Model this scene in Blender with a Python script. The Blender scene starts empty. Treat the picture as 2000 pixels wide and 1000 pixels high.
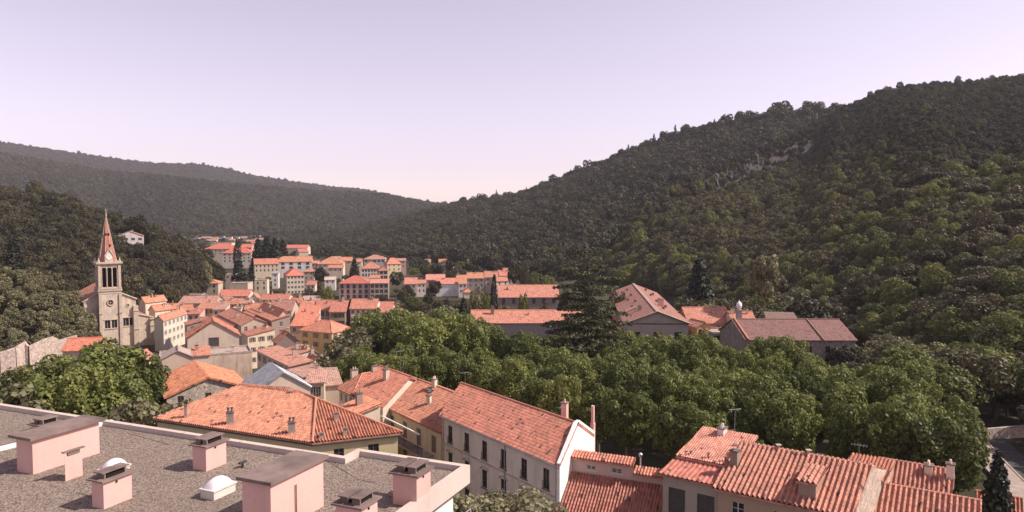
import bpy, math, random
import numpy as np
from mathutils import Vector, Matrix
R = math.radians
rng = np.random.default_rng(7)
rnd = random.Random(11)
scene = bpy.context.scene
COL = scene.collection

# ------------------------------------------------------------------ camera
FPX, HY, CZ = 1420.0, 425.0, 32.0          # focal length and horizon in the 2000 px wide photograph, camera height
PITCH = math.atan((500.0 - HY) / FPX)
cam = bpy.data.cameras.new('camera'); camo = bpy.data.objects.new('camera', cam); COL.objects.link(camo)
camo.location = (0, 0, CZ); camo.rotation_euler = (R(90) - PITCH, 0, 0)
cam.sensor_fit = 'HORIZONTAL'; cam.sensor_width = 36.0; cam.lens = 36.0 * FPX / 2000.0
cam.clip_start = 0.5; cam.clip_end = 20000
scene.camera = camo

# ------------------------------------------------------------------ sky and sun
SUN_EL, SUN_DIR = R(44), Vector((1.0, -0.06, 0))
world = bpy.data.worlds.new('World'); scene.world = world; world.use_nodes = True
wn, wl = world.node_tree.nodes, world.node_tree.links
bg = wn['Background']
sky = wn.new('ShaderNodeTexSky'); sky.sky_type = 'NISHITA'; sky.sun_disc = False
sky.sun_elevation = SUN_EL; sky.sun_rotation = math.atan2(SUN_DIR.x, SUN_DIR.y)
sky.air_density = 1.0; sky.dust_density = 0.6; sky.ozone_density = 1.5; sky.altitude = 300
hs = wn.new('ShaderNodeHueSaturation'); hs.inputs['Saturation'].default_value = 0.52
mu = wn.new('ShaderNodeMix'); mu.data_type = 'RGBA'; mu.blend_type = 'MULTIPLY'; mu.inputs['Factor'].default_value = 1.0
mu.inputs['B'].default_value = (1.13, 0.885, 0.955, 1)
wl.new(sky.outputs[0], hs.inputs['Color']); wl.new(hs.outputs[0], mu.inputs['A']); wl.new(mu.outputs['Result'], bg.inputs[0])
bg.inputs[1].default_value = 0.14
sun = bpy.data.lights.new('sun', 'SUN'); sun.energy = 5.0; sun.angle = R(0.55); sun.color = (1.0, 0.90, 0.80)
suno = bpy.data.objects.new('sun', sun); COL.objects.link(suno)
sd = Vector((SUN_DIR.x * math.cos(SUN_EL), SUN_DIR.y * math.cos(SUN_EL), math.sin(SUN_EL)))
suno.rotation_euler = sd.to_track_quat('Z', 'Y').to_euler(); suno.location = sd * 300
vs = scene.view_settings; vs.view_transform = 'Standard'; vs.look = 'None'; vs.gamma = 1.0; vs.exposure = 0.4
scene.view_settings.use_curve_mapping = False
cy = scene.cycles
cy.max_bounces = 5; cy.diffuse_bounces = 3; cy.transmission_bounces = 3; cy.transparent_max_bounces = 6; cy.volume_bounces = 0
cy.use_denoising = True

# ------------------------------------------------------------------ photograph <-> world
ct, st = math.cos(PITCH), math.sin(PITCH)
def ray(px, py):
    x = (px - 1000.0) / FPX; v = (500.0 - py) / FPX
    d = Vector((x, ct + v * st, -st + v * ct)); return d / d.y
def at(px, py, z):
    d = ray(px, py); t = (z - CZ) / d.z
    return Vector((d.x * t, t, z))
def atY(px, py, Y):
    d = ray(px, py); return Vector((d.x * Y, Y, CZ + d.z * Y))

# ------------------------------------------------------------------ terrain
def lerp_pts(x, pts):
    return np.interp(x, [p[0] for p in pts], [p[1] for p in pts])
def sm(t): t = np.clip(t, 0, 1); return t * t * (3 - 2 * t)
def vnoise(x, y, seed=0):
    r = np.random.default_rng(100 + seed); s = 0; a = 1.0; f = 1.0
    for o in range(5):
        th = r.uniform(0, 6.28, 3); ph = r.uniform(0, 6.28, 3)
        for k in range(3):
            s = s + a * np.sin(f * (x * np.cos(th[k]) + y * np.sin(th[k])) + ph[k]) / 3
        a *= 0.55; f *= 1.9
    return s
def Gf(Y): return -14.0 * sm((np.asarray(Y, float) - 75) / 175.0)
def G(Y): return float(Gf(Y))
# each hill: skyline (px, py), ridge depth (px, Y), foot depth (px, Y), profile power, back slope, noise
HILLS = {
 'R1': dict(sky=[(380,470),(560,474),(640,462),(700,450),(800,424),(885,404),(1000,389),(1100,354),(1200,316),(1300,277),(1400,250),(1480,237),(1560,230),(1640,224),(1760,212),(2000,190),(2600,150)],
            ridge=[(400,1750),(700,1700),(885,1500),(1000,1350),(1200,1150),(1400,1000),(1600,950),(2000,950),(2600,900)],
            foot=[(400,1450),(560,1150),(700,880),(800,720),(900,620),(1000,560),(1100,500),(1250,480),(1400,500),(2600,500)], pw=.95, back=.5, am=.075, sc=140, seed=1, rav=70),
 'R2': dict(sky=[(1080,560),(1180,520),(1215,480),(1240,440),(1290,396),(1340,366),(1400,340),(1480,298),(1560,262),(1620,228),(1700,194),(1760,180),(1800,174),(1870,170),(1930,164),(2000,156),(2200,128),(2600,90)],
            ridge=[(1080,520),(1240,560),(1340,600),(1480,660),(1650,720),(1800,740),(2000,700),(2600,600)],
            foot=[(1080,500),(1240,430),(1340,360),(1480,290),(1650,225),(1800,180),(1950,140),(2200,110),(2600,90)], pw=.98, back=.9, am=.055, sc=80, seed=2, rav=75),
 'L1': dict(sky=[(-700,300),(-300,338),(0,390),(100,400),(130,408),(200,436),(240,450),(290,468),(330,484),(370,505),(410,535),(440,565)],
            ridge=[(-700,560),(0,540),(200,540),(330,520),(410,480),(440,470)],
            foot=[(-700,280),(0,300),(200,310),(330,320),(450,420),(480,440)], pw=.85, back=.8, am=.06, sc=70, seed=3),
 'L0': dict(sky=[(-700,440),(-300,490),(0,545),(60,556),(100,572),(140,606),(170,648),(190,690)],
            ridge=[(-700,262),(0,252),(190,240)], foot=[(-700,190),(0,197),(190,206)], pw=.9, back=.35, am=.03, sc=30, seed=4),
 'L2': dict(sky=[(-700,290),(-300,282),(0,304),(120,322),(200,337),(300,346),(400,356),(500,366),(600,374),(700,380),(745,382),(800,392),(885,406),(960,425),(1050,450)],
            ridge=[(-700,2500),(0,2500),(745,2600),(1050,2400)], foot=[(-700,1500),(0,1500),(400,1700),(745,1800),(1050,1900)], pw=.9, back=.6, am=.06, sc=260, seed=5, rav=90),
 'L3': dict(sky=[(-700,240),(-300,252),(0,280),(60,290),(150,303),(250,317),(310,323),(390,325),(440,333),(480,343),(560,357),(640,368),(720,375),(800,394),(900,425),(1000,450)],
            ridge=[(-700,4000),(1000,4000)], foot=[(-700,2700),(1000,2900)], pw=.9, back=.5, am=.02, sc=500, seed=6),
}
def hill(k, px, Y):
    h = HILLS[k]
    ry = lerp_pts(px, h['ridge']); fy = lerp_pts(px, h['foot']); sy = lerp_pts(px, h['sky'])
    zr = CZ + (HY - sy) * ry / FPX - Gf(ry)
    t = (Y - fy) / (ry - fy)
    X = (px - 1000) / FPX * Y
    n = vnoise(X / h['sc'] * 1.3, Y / h['sc'], h['seed'])
    if 'rav' in h: n = n * .5 + 1.1 * (np.abs(vnoise((px + .12 * Y) / h['rav'], Y / (h['rav'] * 6), h['seed'] + 20)) - .45)
    up = zr * np.clip(t, 0, 1) ** h['pw'] * (1 + h['am'] * n * np.clip(t * 3, 0, 1) * np.clip((1.0 - t) * 2.2, 0, 1) * 2.2)
    if k == 'R2':      # crags under the rim of the diagonal spur
        cw = sm((px - 1215) / 60) * sm((1640 - px) / 70); up = up * (1 - .17 * cw * (1 - sm((t - .90) / .07)) * np.clip(t * 1.4, 0, 1))
    if k == 'R2':      # lower fold running across the slope
        cw = sm((px - 1290) / 70) * sm((1640 - px) / 120); tf = .50 + .0004 * (px - 1400); up = up * (1 - .085 * cw * (1 - sm((t - tf) / .06)) * np.clip(t * 2.5, 0, 1))
    z = np.where(t < 0, -1e3, np.where(t <= 1, up, zr - (Y - ry) * h['back']))
    return np.where(zr <= 0.3, -1e3, z)
def terrain(px, Y):
    px = np.asarray(px, float); Y = np.asarray(Y, float)
    z = np.zeros(np.broadcast(px, Y).shape)
    for k in HILLS: z = np.maximum(z, hill(k, px, Y))
    return Gf(Y) + z
def ground_z(X, Y):
    return float(terrain(1000 + FPX * X / max(Y, 1.0), Y))
def hit(px, py):
    d = ray(px, py)
    Y = np.geomspace(60, 4500, 1400); z = CZ + d.z * Y; k = np.nonzero(z <= terrain(px, Y))[0]
    if len(k): i = k[0]; return Vector((d.x * Y[i], float(Y[i]), float(z[i])))
    return Vector((d.x * 900, 900, CZ + d.z * 900))

# ------------------------------------------------------------------ tagging and object helpers
def clean(label):
    n = len(label.split()); assert 4 <= n <= 16, (n, label)
    return label
def tag(o, label=None, cat=None, group=None, kind=None):
    if label: o['label'] = clean(label)
    if cat: o['category'] = cat
    if group: o['group'] = group
    if kind: o['kind'] = kind
    return o
def empty(name, loc, label, cat, group=None):
    o = bpy.data.objects.new(name, None); COL.objects.link(o); o.location = loc
    o.empty_display_size = 0.3
    return tag(o, label, cat, group)
def link(name, me, parent=None, loc=None, rz=0.0, color=None):
    o = bpy.data.objects.new(name, me); COL.objects.link(o)
    if parent is not None: o.parent = parent
    if loc is not None: o.location = loc
    o.rotation_euler = (0, 0, rz)
    if color is not None: o.color = (*color, 1)
    return o
class MB:
    """collects faces and turns them into one mesh"""
    def __init__(s): s.v = []; s.f = []; s.m = []; s.uv = []; s.hasuv = False; s.smooth = []
    def add(s, verts, faces, mi=0, uvs=None, smooth=False):
        b = len(s.v); s.v.extend([tuple(p) for p in verts])
        for i, f in enumerate(faces):
            s.f.append([b + k for k in f]); s.m.append(mi); s.smooth.append(smooth)
            if uvs is not None: s.hasuv = True; s.uv.append([uvs[k] for k in f])
            else: s.uv.append([(0, 0)] * len(f))
    def poly(s, pts, mi=0, uvs=None): s.add(pts, [list(range(len(pts)))], mi, uvs)
    def box(s, c, size, ex=None, ey=None, mi=0, taper=1.0):
        c = Vector(c); ex = Vector(ex or (1, 0, 0)); ey = Vector(ey or (0, 1, 0)); ez = Vector((0, 0, 1))
        hx, hy, hz = size[0] / 2, size[1] / 2, size[2] / 2; vs_ = []
        for z, k in ((-hz, 1), (hz, taper)):
            for x, y in ((-hx, -hy), (hx, -hy), (hx, hy), (-hx, hy)): vs_.append(c + ex * x * k + ey * y * k + ez * z)
        s.add(vs_, [(3, 2, 1, 0), (4, 5, 6, 7), (0, 1, 5, 4), (1, 2, 6, 5), (2, 3, 7, 6), (3, 0, 4, 7)], mi)
    def prism(s, pts, z0, z1, mi=0):
        """pts: ccw (x, y) polygon"""
        n = len(pts)
        vs_ = [(p[0], p[1], z0) for p in pts] + [(p[0], p[1], z1) for p in pts]
        s.add(vs_, [list(range(n - 1, -1, -1)), list(range(n, 2 * n))] + [[i, (i + 1) % n, n + (i + 1) % n, n + i] for i in range(n)], mi)
    def tube(s, p0, p1, r0, r1=None, n=8, mi=0, cap=True, smooth=True):
        p0 = Vector(p0); p1 = Vector(p1); r1 = r0 if r1 is None else r1
        d = (p1 - p0).normalized(); a = d.orthogonal().normalized(); b = d.cross(a)
        vs_ = [p0 + (a * math.cos(t) + b * math.sin(t)) * r0 for t in [i * 2 * math.pi / n for i in range(n)]] + \
              [p1 + (a * math.cos(t) + b * math.sin(t)) * r1 for t in [i * 2 * math.pi / n for i in range(n)]]
        s.add(vs_, [[i, (i + 1) % n, n + (i + 1) % n, n + i] for i in range(n)], mi, smooth=smooth)
        if cap: s.add(vs_[n:], [list(range(n))], mi); s.add(vs_[:n], [list(range(n - 1, -1, -1))], mi)
    def mesh(s, name, mats):
        me = bpy.data.meshes.new(name); me.from_pydata(s.v, [], s.f)
        for m in (mats if isinstance(mats, (list, tuple)) else [mats]): me.materials.append(m)
        me.polygons.foreach_set('material_index', s.m)
        me.polygons.foreach_set('use_smooth', s.smooth)
        if s.hasuv:
            l = me.uv_layers.new(name='UVMap'); l.data.foreach_set('uv', [c for f in s.uv for p in f for c in p])
        me.update(); return me
    def build(s, name, mats, parent=None, loc=None, rz=0.0, color=None):
        return link(name, s.mesh(name, mats), parent, loc, rz, color)
    def shift(s, off):
        off = Vector(off); s.v = [tuple(Vector(p) - off) for p in s.v]; return s

# ------------------------------------------------------------------ materials
def newmat(name):
    m = bpy.data.materials.new(name); m.use_nodes = True
    nt = m.node_tree; return m, nt.nodes, nt.links, nt.nodes['Principled BSDF']
def nd(n, t, **kw):
    o = n.new(t)
    for k, v in kw.items(): setattr(o, k, v)
    return o
def mixc(n, l, fac, a, b, bt='MIX'):
    m = nd(n, 'ShaderNodeMix', data_type='RGBA', blend_type=bt)
    for s_, v in (('Factor', fac), ('A', a), ('B', b)):
        if hasattr(v, 'is_output'): l.new(v, m.inputs[s_])
        elif s_ == 'Factor': m.inputs[s_].default_value = v
        else: m.inputs[s_].default_value = (*v, 1) if len(v) == 3 else v
    return m.outputs['Result']
def ramp(n, l, src, p0, p1, c0=(0, 0, 0), c1=(1, 1, 1)):
    r = nd(n, 'ShaderNodeMapRange'); l.new(src, r.inputs[0]); r.inputs[1].default_value = p0; r.inputs[2].default_value = p1
    return r.outputs[0]
def noise(n, l, vec, scale, detail=4, rough=.6):
    t = nd(n, 'ShaderNodeTexNoise'); t.inputs['Scale'].default_value = scale; t.inputs['Detail'].default_value = detail
    t.inputs['Roughness'].default_value = rough
    if vec is not None: l.new(vec, t.inputs['Vector'])
    return t.outputs['Fac']
def plain(name, c, rough=.7, spec=.3, metal=0.0, var=.25, scale=3.0, bump=0.0):
    m, n, l, b = newmat(name); g = nd(n, 'ShaderNodeTexCoord')
    f = ramp(n, l, noise(n, l, g.outputs['Object'], scale, 5), .3, .7)
    l.new(mixc(n, l, f, tuple(x * (1 - var) for x in c), tuple(min(1, x * (1 + var * .6)) for x in c)), b.inputs['Base Color'])
    b.inputs['Roughness'].default_value = rough; b.inputs['Specular IOR Level'].default_value = spec; b.inputs['Metallic'].default_value = metal
    if bump:
        bp = nd(n, 'ShaderNodeBump'); bp.inputs['Strength'].default_value = bump; l.new(noise(n, l, g.outputs['Object'], scale * 6, 4), bp.inputs['Height']); l.new(bp.outputs[0], b.inputs['Normal'])
    return m
def render_mat(name, dirt=(.30, .22, .17), amt=.5):
    """painted render: the object's own colour with vertical streaks and blotches of grime"""
    m, n, l, b = newmat(name); g = nd(n, 'ShaderNodeTexCoord'); oi = nd(n, 'ShaderNodeObjectInfo')
    mp = nd(n, 'ShaderNodeMapping'); mp.inputs['Scale'].default_value = (1.3, 1.3, .16); l.new(g.outputs['Object'], mp.inputs[0])
    st_ = ramp(n, l, noise(n, l, mp.outputs[0], 1.2, 5), .50, .78)
    bl = ramp(n, l, noise(n, l, g.outputs['Object'], .45, 5), .42, .72)
    fine = ramp(n, l, noise(n, l, g.outputs['Object'], 9, 3), .3, .7)
    c = mixc(n, l, fine, oi.outputs['Color'], (.93, .93, .93), 'MULTIPLY')
    ma = nd(n, 'ShaderNodeMath', operation='MULTIPLY'); l.new(st_, ma.inputs[0]); ma.inputs[1].default_value = amt
    c = mixc(n, l, ma.outputs[0], c, dirt)
    mb2 = nd(n, 'ShaderNodeMath', operation='MULTIPLY'); l.new(bl, mb2.inputs[0]); mb2.inputs[1].default_value = amt * .55
    c = mixc(n, l, mb2.outputs[0], c, tuple(x * 1.15 for x in dirt))
    l.new(c, b.inputs['Base Color']); b.inputs['Roughness'].default_value = .85; b.inputs['Specular IOR Level'].default_value = .15
    return m
def tile_mat(name, uscale, vscale, bump=.5, lich=.22):
    """terracotta: tint per tile from the roof's own uv in metres, weathering in blotches"""
    m, n, l, b = newmat(name); uv = nd(n, 'ShaderNodeUVMap'); oi = nd(n, 'ShaderNodeObjectInfo'); g = nd(n, 'ShaderNodeTexCoord')
    mp = nd(n, 'ShaderNodeMapping'); mp.inputs['Scale'].default_value = (1 / uscale, 1 / vscale, 1); l.new(uv.outputs[0], mp.inputs[0])
    fl = nd(n, 'ShaderNodeVectorMath', operation='FLOOR'); l.new(mp.outputs[0], fl.inputs[0])
    wn_ = nd(n, 'ShaderNodeTexWhiteNoise', noise_dimensions='2D'); l.new(fl.outputs[0], wn_.inputs['Vector'])
    hsv = nd(n, 'ShaderNodeHueSaturation'); l.new(oi.outputs['Color'], hsv.inputs['Color'])
    mr = nd(n, 'ShaderNodeMapRange'); l.new(wn_.outputs['Value'], mr.inputs[0]); mr.inputs[3].default_value = .74; mr.inputs[4].default_value = 1.22
    l.new(mr.outputs[0], hsv.inputs['Value'])
    bl = ramp(n, l, noise(n, l, g.outputs['Object'], .55, 6, .7), .48, .75)
    bl2 = ramp(n, l, noise(n, l, g.outputs['Object'], 3.5, 5, .7), .56, .72)
    gt = nd(n, 'ShaderNodeMath', operation='GREATER_THAN'); l.new(wn_.outputs['Value'], gt.inputs[0]); gt.inputs[1].default_value = .986
    c0 = mixc(n, l, gt.outputs[0], hsv.outputs[0], (.10, .06, .05))
    c = mixc(n, l, bl, c0, (.25, .135, .10))
    ma = nd(n, 'ShaderNodeMath', operation='MULTIPLY'); l.new(bl2, ma.inputs[0]); ma.inputs[1].default_value = lich
    c = mixc(n, l, ma.outputs[0], c, (.20, .14, .11))
    c = mixc(n, l, .28, c, c0)
    l.new(c, b.inputs['Base Color']); b.inputs['Roughness'].default_value = .8; b.inputs['Specular IOR Level'].default_value = .2
    if bump:
        w = nd(n, 'ShaderNodeTexWave', wave_type='BANDS', bands_direction='X'); w.inputs['Scale'].default_value = 1.0 / uscale / 3.1831 * 1.0
        l.new(uv.outputs[0], w.inputs['Vector']); bp = nd(n, 'ShaderNodeBump'); bp.inputs['Strength'].default_value = bump; bp.inputs['Distance'].default_value = .06
        l.new(w.outputs['Fac'], bp.inputs['Height']); l.new(bp.outputs[0], b.inputs['Normal'])
    return m
def leaf_mat(name, dark, light, trans=.3):
    m, n, l, b = newmat(name); oi = nd(n, 'ShaderNodeObjectInfo'); g = nd(n, 'ShaderNodeTexCoord'); ge = nd(n, 'ShaderNodeNewGeometry')
    at_ = nd(n, 'ShaderNodeAttribute', attribute_type='INSTANCER', attribute_name='tint')
    f = noise(n, l, g.outputs['Object'], 1.6, 3)
    a = nd(n, 'ShaderNodeMath', operation='MULTIPLY_ADD'); l.new(oi.outputs['Random'], a.inputs[0]); a.inputs[1].default_value = .5; l.new(f, a.inputs[2])
    a2 = nd(n, 'ShaderNodeMath', operation='ADD'); l.new(a.outputs[0], a2.inputs[0]); l.new(at_.outputs['Fac'], a2.inputs[1])
    fac = ramp(n, l, a2.outputs[0], .35, 1.15)
    c = mixc(n, l, fac, dark, light)
    rn = nd(n, 'ShaderNodeMapRange'); l.new(ge.outputs['Random Per Island'], rn.inputs[0]); rn.inputs[3].default_value = .72; rn.inputs[4].default_value = 1.28
    hv = nd(n, 'ShaderNodeHueSaturation'); l.new(c, hv.inputs['Color']); l.new(rn.outputs[0], hv.inputs['Value'])
    l.new(hv.outputs[0], b.inputs['Base Color']); b.inputs['Roughness'].default_value = .55; b.inputs['Specular IOR Level'].default_value = .25
    tr = nd(n, 'ShaderNodeBsdfTranslucent'); l.new(hv.outputs[0], tr.inputs[0]); ms = nd(n, 'ShaderNodeMixShader'); ms.inputs[0].default_value = trans
    l.new(b.outputs[0], ms.inputs[1]); l.new(tr.outputs[0], ms.inputs[2]); l.new(ms.outputs[0], n['Material Output'].inputs[0])
    return m
M = {}
M['render'] = render_mat('wall_render')
M['render_worn'] = render_mat('wall_render_worn', (.26, .19, .15), .95)
M['paint'] = render_mat('smooth_paint', (.36, .25, .21), .34)
def stone_mat():
    m, n, l, b = newmat('rubble_stone'); g = nd(n, 'ShaderNodeTexCoord'); oi = nd(n, 'ShaderNodeObjectInfo')
    v = nd(n, 'ShaderNodeTexVoronoi'); v.inputs['Scale'].default_value = 2.6; l.new(g.outputs['Object'], v.inputs['Vector'])
    v2 = nd(n, 'ShaderNodeTexVoronoi', feature='DISTANCE_TO_EDGE'); v2.inputs['Scale'].default_value = 2.6; l.new(g.outputs['Object'], v2.inputs['Vector'])
    bw = nd(n, 'ShaderNodeRGBToBW'); l.new(v.outputs['Color'], bw.inputs[0])
    mr = nd(n, 'ShaderNodeMapRange'); l.new(bw.outputs[0], mr.inputs[0]); mr.inputs[3].default_value = .55; mr.inputs[4].default_value = 1.25
    hv = nd(n, 'ShaderNodeHueSaturation'); l.new(oi.outputs['Color'], hv.inputs['Color']); l.new(mr.outputs[0], hv.inputs['Value'])
    e = ramp(n, l, v2.outputs['Distance'], .01, .06)
    bl = ramp(n, l, noise(n, l, g.outputs['Object'], .5, 5), .45, .75)
    c = mixc(n, l, e, (.20, .15, .12), hv.outputs[0]); c = mixc(n, l, bl, c, (.50, .40, .31)); c = mixc(n, l, .45, c, hv.outputs[0])
    l.new(c, b.inputs['Base Color']); b.inputs['Roughness'].default_value = .9
    bp = nd(n, 'ShaderNodeBump'); bp.inputs['Strength'].default_value = .7; bp.inputs['Distance'].default_value = .08; l.new(e, bp.inputs['Height']); l.new(bp.outputs[0], b.inputs['Normal'])
    return m
M['stone'] = stone_mat()
M['tile'] = tile_mat('canal_tile', .30, .42, bump=0)
M['tile_far'] = tile_mat('far_tile', .32, .40, bump=.6)
M['tile_flat'] = tile_mat('flat_tile', .26, .36, bump=0, lich=.18)
M['glass'] = plain('window_glass', (.025, .026, .03), .08, .6, var=.3)
M['glass_far'] = plain('painted_reflection_glass', (.085, .078, .074), .25, .5, var=.3)  # reflection on distant panes is painted in as a paler base colour
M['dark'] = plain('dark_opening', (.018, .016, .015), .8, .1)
M['frame'] = plain('white_joinery', (.62, .56, .50), .5, .3, var=.12)
M['frame_dark'] = plain('dark_joinery', (.14, .10, .08), .5, .3, var=.2)
M['shutter'] = plain('wood_shutter', (.24, .17, .13), .6, .25, var=.25)
M['shutter_grey'] = plain('grey_shutter', (.36, .35, .36), .6, .25, var=.2)
M['concrete'] = plain('concrete', (.40, .31, .26), .85, .15, var=.35, scale=1.4, bump=.15)
M['lid'] = plain('slab_concrete', (.21, .155, .135), .85, .15, var=.45, scale=.9, bump=.15)
M['metal'] = plain('zinc_sheet', (.42, .41, .42), .38, .5, .55, var=.3, scale=1.2)
M['metal_dark'] = plain('dark_metal', (.06, .055, .055), .5, .4, .3)
M['white'] = plain('white_plaster', (.78, .73, .68), .6, .25, var=.08)
M['dome'] = plain('acrylic_dome', (.74, .68, .70), .25, .5, var=.05)
M['bark'] = plain('bark', (.16, .125, .095), .9, .1, var=.5, scale=4)
M['trim'] = plain('cut_stone', (.50, .40, .31), .85, .15, var=.25, scale=1.5)
M['plane'] = leaf_mat('plane_leaves', (.066, .083, .023), (.212, .228, .064), .32)
M['oak'] = leaf_mat('holm_oak_leaves', (.036, .031, .018), (.118, .102, .049), .18)
M['dry'] = leaf_mat('dry_bush_leaves', (.125, .115, .062), (.27, .245, .135), .32)
M['fresh'] = leaf_mat('fresh_leaves', (.070, .084, .024), (.20, .205, .060), .32)
M['conifer'] = leaf_mat('conifer_needles', (.016, .020, .014), (.040, .046, .028), .08)
M['cedar'] = leaf_mat('cedar_needles', (.045, .050, .024), (.11, .112, .05), .14)
M['forest'] = leaf_mat('forest_leaves', (.027, .024, .015), (.092, .083, .038), .12)

def ground_mat():
    m, n, l, b = newmat('soil_and_scrub'); g = nd(n, 'ShaderNodeTexCoord'); ge = nd(n, 'ShaderNodeNewGeometry'); sx = nd(n, 'ShaderNodeSeparateXYZ'); l.new(ge.outputs['True Normal'], sx.inputs[0])
    a = ramp(n, l, noise(n, l, g.outputs['Object'], .02, 8), .35, .65); c = ramp(n, l, noise(n, l, g.outputs['Object'], .35, 5), .35, .7)
    col = mixc(n, l, a, (.050, .044, .026), (.085, .070, .047)); col = mixc(n, l, c, col, (.040, .038, .022))
    rk = mixc(n, l, ramp(n, l, noise(n, l, g.outputs['Object'], .16, 6), .35, .65), (.034, .030, .029), (.085, .075, .07))
    col = mixc(n, l, ramp(n, l, sx.outputs['Z'], .80, .66), col, rk)
    l.new(col, b.inputs['Base Color']); b.inputs['Roughness'].default_value = .95; b.inputs['Specular IOR Level'].default_value = .1
    return m
M['ground'] = ground_mat()
def gravel_mat():
    m, n, l, b = newmat('roof_gravel'); g = nd(n, 'ShaderNodeTexCoord')
    v = nd(n, 'ShaderNodeTexVoronoi'); v.inputs['Scale'].default_value = 21; l.new(g.outputs['Object'], v.inputs['Vector'])
    bw = nd(n, 'ShaderNodeRGBToBW'); l.new(v.outputs['Color'], bw.inputs[0])
    f = ramp(n, l, bw.outputs[0], .2, .8)
    c = mixc(n, l, f, (.115, .090, .074), (.315, .25, .205))
    fl = ramp(n, l, noise(n, l, g.outputs['Object'], 7.0, 2), .35, .65); c = mixc(n, l, fl, c, (1.0, 1.0, 1.0), 'MULTIPLY')
    bl = ramp(n, l, noise(n, l, g.outputs['Object'], .22, 5), .45, .75); c = mixc(n, l, bl, c, mixc(n, l, .5, c, (.17, .13, .105)))
    l.new(c, b.inputs['Base Color']); b.inputs['Roughness'].default_value = .95; b.inputs['Specular IOR Level'].default_value = .1
    bp = nd(n, 'ShaderNodeBump'); bp.inputs['Strength'].default_value = .6; bp.inputs['Distance'].default_value = .03
    l.new(v.outputs['Distance'], bp.inputs['Height']); l.new(bp.outputs[0], b.inputs['Normal'])
    return m
M['gravel'] = gravel_mat()
M['asphalt'] = plain('asphalt', (.075, .068, .064), .9, .15, var=.25, scale=.6)
M['paving'] = plain('pale_paving', (.36, .29, .25), .9, .1, var=.25, scale=.8)
M['rock'] = plain('cliff_rock', (.125, .108, .102), .9, .1, var=.6, scale=.12, bump=.5)

# wall and roof colours
WHITE, CREAM, BEIGE, YELLOW, OCHRE = (.74, .68, .62), (.68, .56, .42), (.52, .41, .33), (.60, .44, .20), (.46, .31, .17)
PINK, GREY, BROWN, STONE, LILAC = (.62, .40, .34), (.33, .28, .26), (.30, .22, .18), (.42, .34, .27), (.48, .41, .42)
SALMON, RED, ORANGE, RUST, DUSTY = (.465, .205, .132), (.41, .165, .112), (.50, .225, .132), (.31, .155, .115), (.41, .22, .17)

# ------------------------------------------------------------------ ground sheet with the hills
def build_ground():
    pxs = np.arange(-700, 2701, 11.0); Ys = np.concatenate([np.linspace(4, 60, 12), np.geomspace(66, 4700, 300)])
    PX, YY = np.meshgrid(pxs, Ys); Z = terrain(PX, YY)
    dz = vnoise(PX / 1420 * YY / 9.0, YY / 9.0, 9) * .35; Z = Z + np.where(Z - Gf(YY) > 2, dz, dz * .2)
    X = (PX - 1000) / FPX * YY
    nr, nc = PX.shape; idx = np.arange(nr * nc).reshape(nr, nc)
    verts = np.stack([X, YY, Z], -1).reshape(-1, 3)
    q = np.stack([idx[:-1, :-1], idx[:-1, 1:], idx[1:, 1:], idx[1:, :-1]], -1).reshape(-1, 4)
    me = bpy.data.meshes.new('ground'); b = len(verts)
    v = verts.tolist() + [(-600, -400, 0), (600, -400, 0), (600, 4, 0), (-600, 4, 0)]
    me.from_pydata(v, [], q.tolist() + [[b, b + 1, b + 2, b + 3]])
    me.materials.append(M['ground']); me.polygons.foreach_set('use_smooth', [True] * len(me.polygons)); me.update()
    tag(link('ground', me), kind='structure')
    return Z
build_ground()

# ------------------------------------------------------------------ foliage
def leaf_cloud(name, lobes, leaves, size, mat, seed=0, flat=1.0, jit=.55, cull=.8, droop=0.0):
    """lobes: (x, y, z, r); many small leaf-clump faces over the lobes' skins"""
    g = np.random.default_rng(seed); L = np.array(lobes, float); n = len(L)
    w = L[:, 3] ** 2; cnt = np.maximum(6, (leaves * w / w.sum()).astype(int))
    P, N = [], []
    for i in range(n):
        d = g.normal(size=(cnt[i], 3)); d /= np.linalg.norm(d, axis=1)[:, None]
        r = L[i, 3] * g.uniform(.72, 1.06, (cnt[i], 1))
        p = L[i, :3] + d * r * np.array([1, 1, flat])
        keep = np.ones(cnt[i], bool)
        for j in range(n):
            if j != i and np.linalg.norm(L[i, :3] - L[j, :3]) < L[i, 3] + L[j, 3]:
                keep &= np.linalg.norm((p - L[j, :3]) / np.array([1, 1, flat]), axis=1) > L[j, 3] * cull
        P.append(p[keep]); N.append(d[keep])
    P = np.concatenate(P); N = np.concatenate(N); k = len(P)
    N = N + g.normal(size=(k, 3)) * jit; N[:, 2] += .15; N /= np.linalg.norm(N, axis=1)[:, None]
    T = np.cross(N, g.normal(size=(k, 3))); T /= np.linalg.norm(T, axis=1)[:, None]; B = np.cross(N, T)
    s = (size * g.uniform(.6, 1.35, (k, 1))) / 2
    V = np.stack([P - T * s - B * s * .45, P + T * s * .2 - B * s, P + T * s + B * s * .45, P - T * s * .2 + B * s], 1).reshape(-1, 3)
    if droop: V[:, 2] -= droop * (V[:, 0] ** 2 + V[:, 1] ** 2)
    me = bpy.data.meshes.new(name); me.vertices.add(len(V)); me.vertices.foreach_set('co', V.ravel())
    me.loops.add(4 * k); me.loops.foreach_set('vertex_index', np.arange(4 * k, dtype=np.int32))
    me.polygons.add(k); me.polygons.foreach_set('loop_start', np.arange(0, 4 * k, 4, dtype=np.int32))
    me.polygons.foreach_set('loop_total', np.full(k, 4, dtype=np.int32))
    me.materials.append(mat); me.update(calc_edges=True); return me
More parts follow.
